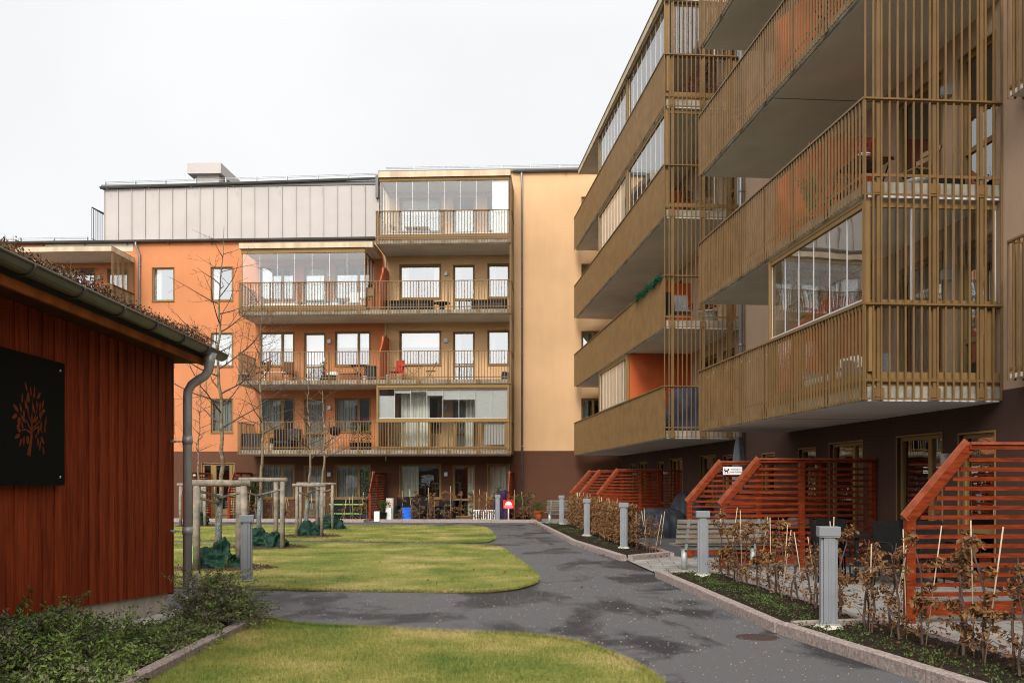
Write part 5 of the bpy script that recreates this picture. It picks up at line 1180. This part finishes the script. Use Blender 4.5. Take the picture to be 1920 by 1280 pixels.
t = root_at('storage_box', 'grey storage box beside the orange partition on the second floor', 'storage box', FB, bx(695, -1.2), -1.2, fl(2)); b = MB(); b.box(-.24, .24, -.2, .2, 0, .62); b.build('box', 'darkgrey', t, bevel=.01); b = MB(); b.box(-.255, .255, -.215, .215, .621, .66); b.build('lid', 'darkgrey', t)
bistro_table('dark folding table in front of the grey storage box', FB, bx(672, -1.1), -1.1, fl(2), .7, .5, .72)
pot_plant('small white pot on the second floor, next to the grey storage box', B_(684, -1.6, 2), 'white', 'redleaf', .09, .2, .1, .15, 40, .04, 6)
dining_chair('chair covered with a red blanket on the second floor ochre balcony', FB.w(bx(742, -1.0), -1.0, fl(2)), FB.rz-.6, 'redcloth', 'redcloth')
bistro_table('teak folding table beside the chair with the red blanket', FB, bx(774, -.9), -.9, fl(2), .8, .6, .72, 'teak', 'teak'); folding_chair('teak folding chair standing alone left of the ochre balcony door', FB, bx(808, -1.1), -1.1, fl(2), -1.3, 'teak', 'darkwood')
pot_plant('white lantern-like pot at the foot of the chair with the red blanket', B_(728, -1.6, 2), 'white', 'leafdark', .10, .24, .1, .12, 30, .04, 7)
crumple('bag', 'dark bundle at the right end of the second floor balcony', 'bundle', FB.w(bx(948, -1.4), -1.4, fl(2)), [(0, 0, .22, .18, .38, .9)], 'navycloth', None, 17, 12)
t = root_at('storage_box', 'small dark box at the left corner of the second floor balcony', 'storage box', FB, bx(458, -1.6), -1.6, fl(2)); b = MB(); b.box(-.22, .22, -.18, .18, 0, .3); b.build('box', 'darkgrey', t, bevel=.01); b = MB(); b.box(-.23, .23, -.19, .19, .301, .33); b.build('lid', 'white', t)
# --- first upper floor
t = root_at('storage_box', 'large dark ribbed box at the left of the first floor orange balcony', 'storage box', FB, bx(474, -1.5), -1.5, fl(1)); b = MB(); b.box(-.36, .36, -.3, .3, 0, .66); [b.box(-.37+i*.08, -.34+i*.08, -.31, -.301, 0, .66) for i in range(10)]; b.build('box', 'darkgrey', t); b = MB(); b.box(-.37, .37, -.31, .31, .661, .70); b.build('lid', 'darkgrey', t)
sofa('black wicker sofa on the first floor orange balcony', FB, bx(536, -.8), -.8, fl(1), w=1.25, bh=.95); pot_plant('green plant in a white pot before the black wicker sofa, left one', B_(493, -1.6, 1), 'white', 'leafgreen', .1, .28, .22, .5, 120, .06, 8); pot_plant('yellow green plant in a white pot before the black wicker sofa, right one', B_(508, -1.5, 1), 'white', 'leafgreen', .1, .28, .25, .42, 130, .06, 9)
dining_chair('grey tub chair beside the black wicker sofa', FB.w(bx(551, -1.3), -1.3, fl(1)), FB.rz+.5, 'darkgrey', 'darkgrey')
t = root_at('kettle_grill', 'black kettle grill right of the first floor orange balcony door', 'grill', FB, bx(628, -1.1), -1.1, fl(1)); b = MB(); b.lathe([(0, .62), (.16, .66), (.26, .76), (.28, .86), (.28, .87), (.20, .98), (0, 1.03)], seg=20); b.build('kettle', 'blackmetal', t)
for a in (0, 2.1, 4.2): b = MB(); b.tube([(.14*math.cos(a), .14*math.sin(a), .66), (.32*math.cos(a), .32*math.sin(a), 0)], .012, 6); b.build('leg', 'galv', t)
b = MB(); b.box(.30, .62, -.16, .16, .84, .86); b.build('side_shelf', 'blackmetal', t)
for i, (px, m_, h) in enumerate(((663, 'leafdark', .9), (678, 'leafdark', 1.0), (690, 'leafgreen', .8))): pot_plant(('%s dark conifer in a black tub by the first floor orange balcony corner' % ('left', 'middle', 'right')[i]), B_(px, -1.3, 1), 'blackmetal', m_, .17, .32, .2, h-.1, 300, .06, 20+i)
t = root_at('flower_box', 'grey flower box with red heather hung on the first floor railing', 'flower box', FB, bx(678, YF+.16), YF+.16, fl(1)+1.03); b = MB(); b.box(-.42, .42, -.08, .08, 0, .17); b.build('box', 'darkgrey', t); f_ = MB(); rnd = random.Random(4); [f_.leaf((rnd.uniform(-.4, .4), rnd.gauss(0, .05), .17+rnd.random()*.13), .045, rnd) for _ in range(160)]; f_.build('foliage', 'redleaf', t)
# --- gardens in front of the back building
t = root_at('slatted_planter', 'dark planter with two light green rails before the back building', 'planter', FB, bx(655, -1.9), -1.9, .02); b = MB(); b.box(-.78, .78, -.2, .2, 0, .84); b.build('box', 'wicker', t); b = MB(); b.box(-.80, .76, -.235, -.205, .62, .655); b.box(-.80, .76, -.235, -.205, .24, .275); b.build('rails', 'greentrim', t)
GP = 'flower pots at the garden gap'
pot_plant('square white flower pot at the gap in the far kerb', FB.w(bx(707, -3.3), -3.3, .01), 'white', 'redleaf', .11, .40, .1, .3, 14, .05, 31, True, group=GP); pot_plant('black pot with long green grass leaves at the gap in the far kerb', FB.w(bx(718, -3.0), -3.0, .01), 'blackmetal', 'leafgreen', .15, .36, .32, .5, 130, .05, 32, group=GP, spiky=True)
pot_plant('tall pale square pot with a red plant behind the black pot', FB.w(bx(729, -2.8), -2.8, .01), 'white', 'redleaf', .12, .55, .14, .2, 70, .06, 33, True, group=GP)
t = root_at('folding_pedestal', 'grey cylindrical pot standing behind the flower pots', 'pot', FB, bx(731, -1.6), -1.6, .01); t.name = 'cylindrical_pot'; b = MB(); b.lathe([(.15, 0), (.16, .9), (.14, .9), (.13, .8), (0, .8)], seg=18); b.build('pot', 'concrete', t)
sofa('large black wicker sofa under the wide ground floor window', FB, bx(772, -1.3), -1.3, .02, w=1.35, bh=.95); sofa('black wicker armchair right of the large black sofa', FB, bx(832, -1.8), -1.8, .02, w=.75, cat='armchair', name='armchair', rz=-.4, bh=.8)
t = root_at('garden_table', 'black low table between the wicker sofa and armchair', 'table', FB, bx(805, -2.1), -2.1, .02); b = MB(); b.box(-.45, .45, -.3, .3, .38, .42); b.build('tabletop', 'wicker', t); legs4(t, .85, .55, .379, 'wicker', .06)
t = root_at('recycling_crate', 'bright blue plastic crate among the beech saplings', 'crate', FB, bx(763, -2.7), -2.7, .02); b = MB()
b.quad((-.20, -.16, 0), (.20, -.16, 0), (.185, -.15, .52), (-.185, -.15, .52)); b.quad((.20, .16, 0), (-.20, .16, 0), (-.185, .15, .52), (.185, .15, .52)); b.quad((-.20, .16, 0), (-.20, -.16, 0), (-.185, -.15, .52), (-.185, .15, .52)); b.quad((.20, -.16, 0), (.20, .16, 0), (.185, .15, .52), (.185, -.15, .52)); b.quad((-.185, -.15, .5), (.185, -.15, .5), (.185, .15, .5), (-.185, .15, .5)); b.build('body', 'blue', t)
b = MB(); b.box(-.20, .20, -.165, -.151, .49, .53); b.box(-.20, .20, .151, .165, .49, .53); b.box(-.2, -.186, -.15, .15, .49, .53); b.box(.186, .2, -.15, .15, .49, .53); b.build('rim', 'blue', t)
t = root_at('lattice_crate', 'low white lattice box right of the ground floor door', 'crate', FB, bx(907, -1.8), -1.8, .02); b = MB(); W_ = .42
for i in range(9): b.box(-W_+i*.1, -W_+.05+i*.1, -.2, -.18, .03, .38)
b.box(-W_, W_+.05, -.205, -.179, .38, .42); b.box(-W_, W_+.05, -.205, -.179, 0, .03); b.box(-W_, -W_+.03, -.178, .2, 0, .42); b.box(W_+.02, W_+.05, -.178, .2, 0, .42); b.build('lattice', 'white', t); b = MB(); b.box(-W_+.03, W_+.02, -.17, .2, .05, .3); b.build('lining', 'darkgrey', t)
crumple('grill_cover', 'dark purple cover over a garden grill behind the red sign', 'covered grill', FB.w(bx(943, -1.4), -1.4, .02), [(0, 0, .40, .34, 1.25, .55)], 'purplecover', None, 19, 18)
pot_plant('small leafy plant above the purple grill cover by the curtained window', FB.w(bx(938, -.9), -.9, .02), 'darkgrey', 'leafgreen', .18, .9, .25, .45, 120, .08, 34)
for i, (px, yy, hp, hf, rf, lf_, l) in enumerate(((966, -2.0, .3, .7, .35, 'leafdark', 'dark bushy plant right of the red slatted screen and red sign'), (977, -2.6, .28, .75, .33, 'leafgreen', 'green bushy plant under the tall wall downpipe'), (988, -2.2, .3, .8, .38, 'leafdark', 'dark plant with grey heads between the downpipe and the terracotta pot'), (970, -3.0, .2, .35, .3, 'redleaf', 'low reddish plant at the far kerb corner'))):
    pot_plant(l, FB.w(bx(px, yy), yy, .01), 'blackmetal', lf_, .2, hp, rf, hf, 240, .07, 40+i, group='plants in the far courtyard corner')
b_ = pot_plant('round terracotta pot with a green plant on a wheeled stand in the far corner', FB.w(bx(1009, -3.2), -3.2, .06), 'terracotta', 'leafgreen', .20, .36, .34, .38, 220, .07, 45)
b = MB()
for i in range(12): b.box(-.9+i*.15, -.88+i*.15, 0, .02, 0, .8)
b.box(-.92, .8, -.005, .025, .78, .80); t = tag(b.build('trellis', 'darkwood', None, loc=FB.w(bx(1020, -.8), -.8, .05)), 'low dark trellis against the brown wall in the far corner', 'trellis'); t.rotation_euler = (0, 0, FB.rz)
pot_plant('tall climbing plant left of the orange building door window', FB.w(bx(478, -1.3), -1.3, .01), 'darkgrey', 'leafdark', .2, .35, .42, 1.55, 420, .12, 50)
pot_plant('climbing plant beside the middle red screen of the back building', FB.w(bx(688, -2.2), -2.2, .01), 'darkgrey', 'leafdark', .2, .35, .26, 1.75, 300, .12, 51)
pot_plant('plant in a small dark tub under the left ground floor window', FB.w(bx(527, -1.6), -1.6, .01), 'darkgrey', 'leafgreen', .2, .35, .2, .35, 120, .07, 52)
# --- benches
def bench(label, loc, rz, L=1.8):
    t = thing('park_bench', label, 'bench', loc, rz, 'grey slatted benches')     # faces local +y, seen from behind
    b = MB()
    for i in range(5): b.box(-L/2, L/2, .02-.03*i, .048-.03*i, .49+i*.085, .562+i*.085)
    b.build('backrest', 'benchwood', t)
    b = MB()
    for i in range(5): b.box(-L/2, L/2, .08+i*.085, .145+i*.085, .43, .46)
    b.build('seat', 'benchwood', t)
    for s in (-.38, .38):
        b = MB(); b.beam((L*s, .10, .36), (L*s, -.12, .90), .05, .012); b.build('back_bracket', 'galv', t)
        b = MB(); b.tube([(L*s, .2, 0), (L*s, .2, .38)], .055, 14); b.build('leg', 'galv', t)
    b = MB(); b.tube([(-L*.42, .2, .385), (L*.42, .2, .385)], .038, 12); b.build('crossbar', 'galv', t); return t
mat('benchwood', (0.19, 0.165, 0.13), 0.85, 0.3, 5, 0.3, 30, stretch=(.4, 4, 4))
bench('weathered slatted bench seen from behind, beside the second bollard lamp', (3.70, 16.9, .012), R_(5), 1.65)
bench('pale slatted bench at the far end of the brown hedge', (1.95, 36.3, .0), R_(8), 1.3)
bench('slatted bench behind the brown hedge in front of the far red screens', (2.75, 30.6, .01), R_(12), 1.3)
# --- black chairs and table on the near terrace
GC = 'black garden chairs on the near terrace'
for x, y, rz, l in ((5.25, 15.9, 2.9, 'black garden chair nearest the middle post of the red screen'), (5.75, 14.3, .25, 'black garden chair with its back towards the bollard lamp'), (6.35, 15.7, 3.3, 'black garden chair on the far side of the terrace table'), (6.3, 14.35, -.1, 'black garden chair right beside the nearest red screen'), (5.0, 15.0, 1.4, 'black garden chair at the path end of the terrace table')): dining_chair(l, (x, y, .012), rz, 'wicker', 'blackmetal', GC)
t = thing('garden_table', 'black rectangular garden table among the black chairs', 'table', (5.85, 15.05, .012), R_(5)); b = MB(); b.box(-.7, .7, -.42, .42, .70, .735); b.build('tabletop', 'wicker', t, bevel=.006); legs4(t, 1.3, .75, .70, 'blackmetal', .05)
bistro_table('slatted table half hidden behind the second red screen', Frame(5.6, 18.7, 0), 0, 0, .012, 1.0, .7, .72, 'greycloth'); crumple('cushion_cover', 'grey cover lying on the half hidden slatted table', 'cover', (5.6, 18.7, .735), [(0, 0, .3, .25, .14, .9)], 'greycloth', None, 61, 12)
crumple('furniture_cover', 'wide black tarpaulin over garden furniture beyond the dense hedge', 'furniture cover', (4.55, 27.4, .0), [(-.25, 0, .85, .75, .82, .42), (.55, .2, .55, .6, 1.28, .5)], 'tarp', 'black tarpaulin covers', 21, 34)
crumple('furniture_cover', 'tall black tarpaulin behind the screen with the dog sign', 'furniture cover', (5.0, 20.9, .0), [(-.1, 0, .55, .5, 1.35, .45), (.6, .2, .6, .5, 1.1, .5)], 'tarp', 'black tarpaulin covers', 22, 26)
t = thing('parasol', 'closed parasol under a grey cover behind the dog sign', 'parasol', (4.97, 21.0, 0)); b = MB()
pr_ = [(.02, 2.56), (.07, 2.50), (.10, 2.3), (.135, 2.0), (.15, 1.6), (.16, 1.3), (.12, 1.05), (.10, 1.0)]; seg = 22
for r, z in pr_:
    for j in range(seg): a = 6.2832*j/seg; q = r*(1+.16*math.sin(a*5+z*2)); b.v.append((q*math.cos(a), q*math.sin(a), z))
for i in range(len(pr_)-1):
    for j in range(seg): b.f.append((i*seg+j, (i+1)*seg+j, (i+1)*seg+(j+1) % seg, i*seg+(j+1) % seg)); b.mi.append(0); b.smooth.append(True)
b.build('cover', 'greycloth', t); b = MB(); b.tube([(0, 0, 0), (0, 0, 1.2)], .024, 10); b.build('pole', 'alu', t); b = MB(); b.lathe([(0, .08), (.25, .07), (.28, 0)], seg=20); b.build('base', 'concrete', t)
# --- balconies of the right wing
y = -1.35
bistro_table('slatted black folding table on the near second floor balcony', FR, -1.45, -1.35, fl(2), .75, .6, .74, 'darkwood'); pot_plant('red heather in a small white pot on the slatted balcony table', FR.w(-1.5, -1.35, fl(2)+.745), 'white', 'redleaf', .09, .16, .16, .24, 150, .04, 60)
folding_chair('wooden folding chair by the glass door on the near second floor balcony', FR, -.95, -.75, fl(2), .2, 'wood'); folding_chair('black folding chair behind the slatted balcony table', FR, -2.2, -1.4, fl(2), -1.5, 'darkwood')
t = root_at('storage_box', 'long low black box on the near second floor balcony', 'storage box', FR, -1.3, -.35, fl(2)); b = MB(); b.box(-.6, .6, -.2, .2, 0, .3); b.build('box', 'blackmetal', t); b = MB(); b.box(-.61, .61, -.21, .21, .301, .33); b.build('lid', 'blackmetal', t)
t = thing('bowl', 'grey bowl on the floor edge of the near second floor balcony', 'bowl', R2(-.3, -1.05, 2)); b = MB(); b.lathe([(.1, 0), (.2, .06), (.24, .11), (.22, .11), (.1, .02), (0, .02)], seg=20); b.build('bowl', 'galv', t)
pot_plant('dry grasses in a pot by the railing of the near second floor balcony', R2(-3.0, -1.6, 2), 'terracotta', 'weed', .15, .3, .4, .9, 60, .05, 62, spiky=True); pot_plant('leafy plant in a pot near the orange partition of the second floor balcony', R2(-2.7, -1.1, 2), 'terracotta', 'leafgreen', .15, .3, .3, .7, 140, .07, 63)
folding_chair('folding chair high on the near third floor balcony', FR, -2.4, -1.2, fl(3), 1.0, 'darkwood'); pot_plant('bushy plant on the near third floor balcony by the partition', R2(-2.9, -1.3, 3), 'blackmetal', 'leafdark', .16, .3, .3, .8, 160, .07, 64)
sofa('sofa under a white cover inside the glazed near first floor balcony', FR, -2.5, -1.25, fl(1), w=1.9, m='greycloth', cush='white', rz=0); crumple('blanket', 'white blanket bundled on the covered sofa of the glazed balcony', 'blanket', FR.w(-1.75, -1.3, fl(1)+.45), [(0, 0, .35, .26, .22, .8)], 'white', None, 23, 16)
t = root_at('storage_box', 'dark cabinet on the open part of the near first floor balcony', 'cabinet', FR, -4.6, -1.3, fl(1)); b = MB(); b.box(-.4, .4, -.25, .25, 0, 1.0); b.build('box', 'darkgrey', t); b = MB(); b.box(-.42, .42, -.27, .27, 1.001, 1.03); b.build('lid', 'darkgrey', t)
t = root_at('lattice_crate', 'pale wicker basket on the far block third floor balcony', 'basket', FR, FX1-.9, -.75, fl(3)); b = MB()
for i in range(7):
    z0 = .04+i*.065; b.box(-.35, .35, -.22, -.2, z0, z0+.04); b.box(.35, .37, -.22, .22, z0, z0+.04)
for i in range(12): b.box(-.35+i*.0625, -.32+i*.0625, -.225, -.195, 0, .5); 
for i in range(7): b.box(.345, .375, -.22+i*.07, -.19+i*.07, 0, .5)
b.build('weave', 'wood', t); b = MB(); b.box(-.34, .34, -.19, .2, .02, .46); b.build('lining', 'beigeblind', t)
pot_plant('dark plant with round leaves beside the pale wicker basket', R2(FX1-.8, -1.25, 3), 'blackmetal', 'leafdark', .12, .2, .22, .6, 110, .07, 65); bistro_table('small dark table on the glazed far block third floor balcony', FR, FX1-1.2, -1.7, fl(3), .6, .4, .5)
dining_chair('grey sling chair on the open far block second floor balcony', R2(FX1-1.3, -1.25, 2), FR.rz+1.5, 'greycloth', 'blackmetal'); dining_chair('low black chair next to the grey sling chair on the second floor', R2(FX1-1.5, -1.75, 2), FR.rz-1.4, 'blackmetal', 'blackmetal')
pot_plant('bundle of dry branches in a wire basket on the far block second floor', R2(FX1-.9, -.6, 2), 'galv', 'deadleaf', .25, .4, .35, .45, 120, .06, 66)
crumple('barbecue_cover', 'dark navy cover over a barbecue on the far block first floor balcony', 'covered grill', FR.w(FX1-1.2, -1.05, fl(1)), [(0, 0, .62, .5, 1.28, .5)], 'navycloth', None, 25, 26)
pot_plant('low dark plants beside the navy barbecue cover', R2(FX1-.8, -1.8, 1), 'blackmetal', 'leafdark', .14, .18, .3, .25, 120, .06, 67)
pot_plant('tall red leaved plant behind the top balcony glass of the far block', R2(FX1-1.2, -.9, 4), 'darkgrey', 'redleaf', .2, .35, .35, .85, 320, .07, 68); pot_plant('second red leaved plant behind the top balcony glass, nearer the wall', R2(FX1-1.2, -.4, 4), 'darkgrey', 'redleaf', .2, .3, .3, .7, 220, .07, 69)
# green garland over the railing
rnd = random.Random(8); b = MB(); x0, x1 = -14.9, FX1-.15
for i in range(3400):
    s = rnd.random(); x = x0+(x1-x0)*s; a = rnd.uniform(0, 6.28); r = abs(rnd.gauss(0, .055)); b.leaf((x, YR+r*math.cos(a), fl(2)+1.16+.03*math.sin(x*6)+r*math.sin(a)), .07, rnd, 0, .22)
b.tube([(x0, YR, fl(2)+1.2), (x1, YR, fl(2)+1.2)], .02, 6)
t = tag(b.build('garland', 'garland'), 'green conifer garland wound along a far balcony handrail', 'garland'); t.location = FR.o; t.rotation_euler = (0, 0, FR.rz)
# string lights on railings
for nm, fr, xa, xb, yy, z, n, l in (('string_lights', FB, bx(452, YF), bx(700, YF), YF+.05, fl(3)+1.10, 16, 'string of small bulbs under the third floor orange balcony handrail'), ('string_lights', FR, -8.0, -3.9, YR+.05, fl(1)+1.05, 26, 'string of small bulbs along the near first floor balcony railing')):
    b = MB(); pts = []
    for i in range(n*4+1): u = i/(n*4); pts.append((xa+(xb-xa)*u, yy, z-.05*abs(math.sin(u*n*math.pi/2))))
    b.tube(pts, .004, 4); b.cur = 1
    for i in range(0, n*4, 4): p = pts[i]; b.lathe([(0, -.05), (.014, -.035), (.012, -.01), (0, 0)], (p[0], p[1], p[2]), 8)
    t = tag(b.build(nm, ['blackmetal', 'white']), l, 'string lights'); t.location = fr.o; t.rotation_euler = (0, 0, fr.rz)
# ================================================================ unseen wing added behind the camera to darken reflections in the lower windows
OW = thing('apartment_building', 'unseen brown and grey wing added behind the camera, darkening the reflections in the lower windows', 'building', (0, -16, 0), math.pi, 'wings of the apartment house')
hl = [(x, x+1.5, fl(L)+.85, fl(L)+2.3) for x in range(-58, 58, 4) for L in range(4)]
wall(OW, 'wall', 'mauve', -60, 60, -.1, 2.9, hl); wall(OW, 'wall', 'greycloth', -60, 60, 2.9, 11.6, hl)
b = MB(); b.box(-60, 60, .0, 9, 11.6, 11.9); b.box(-60, 60, 8.7, 9, 0, 11.6); b.build('roof', 'gutter', OW)
for h_ in hl: window(OW, *h_)
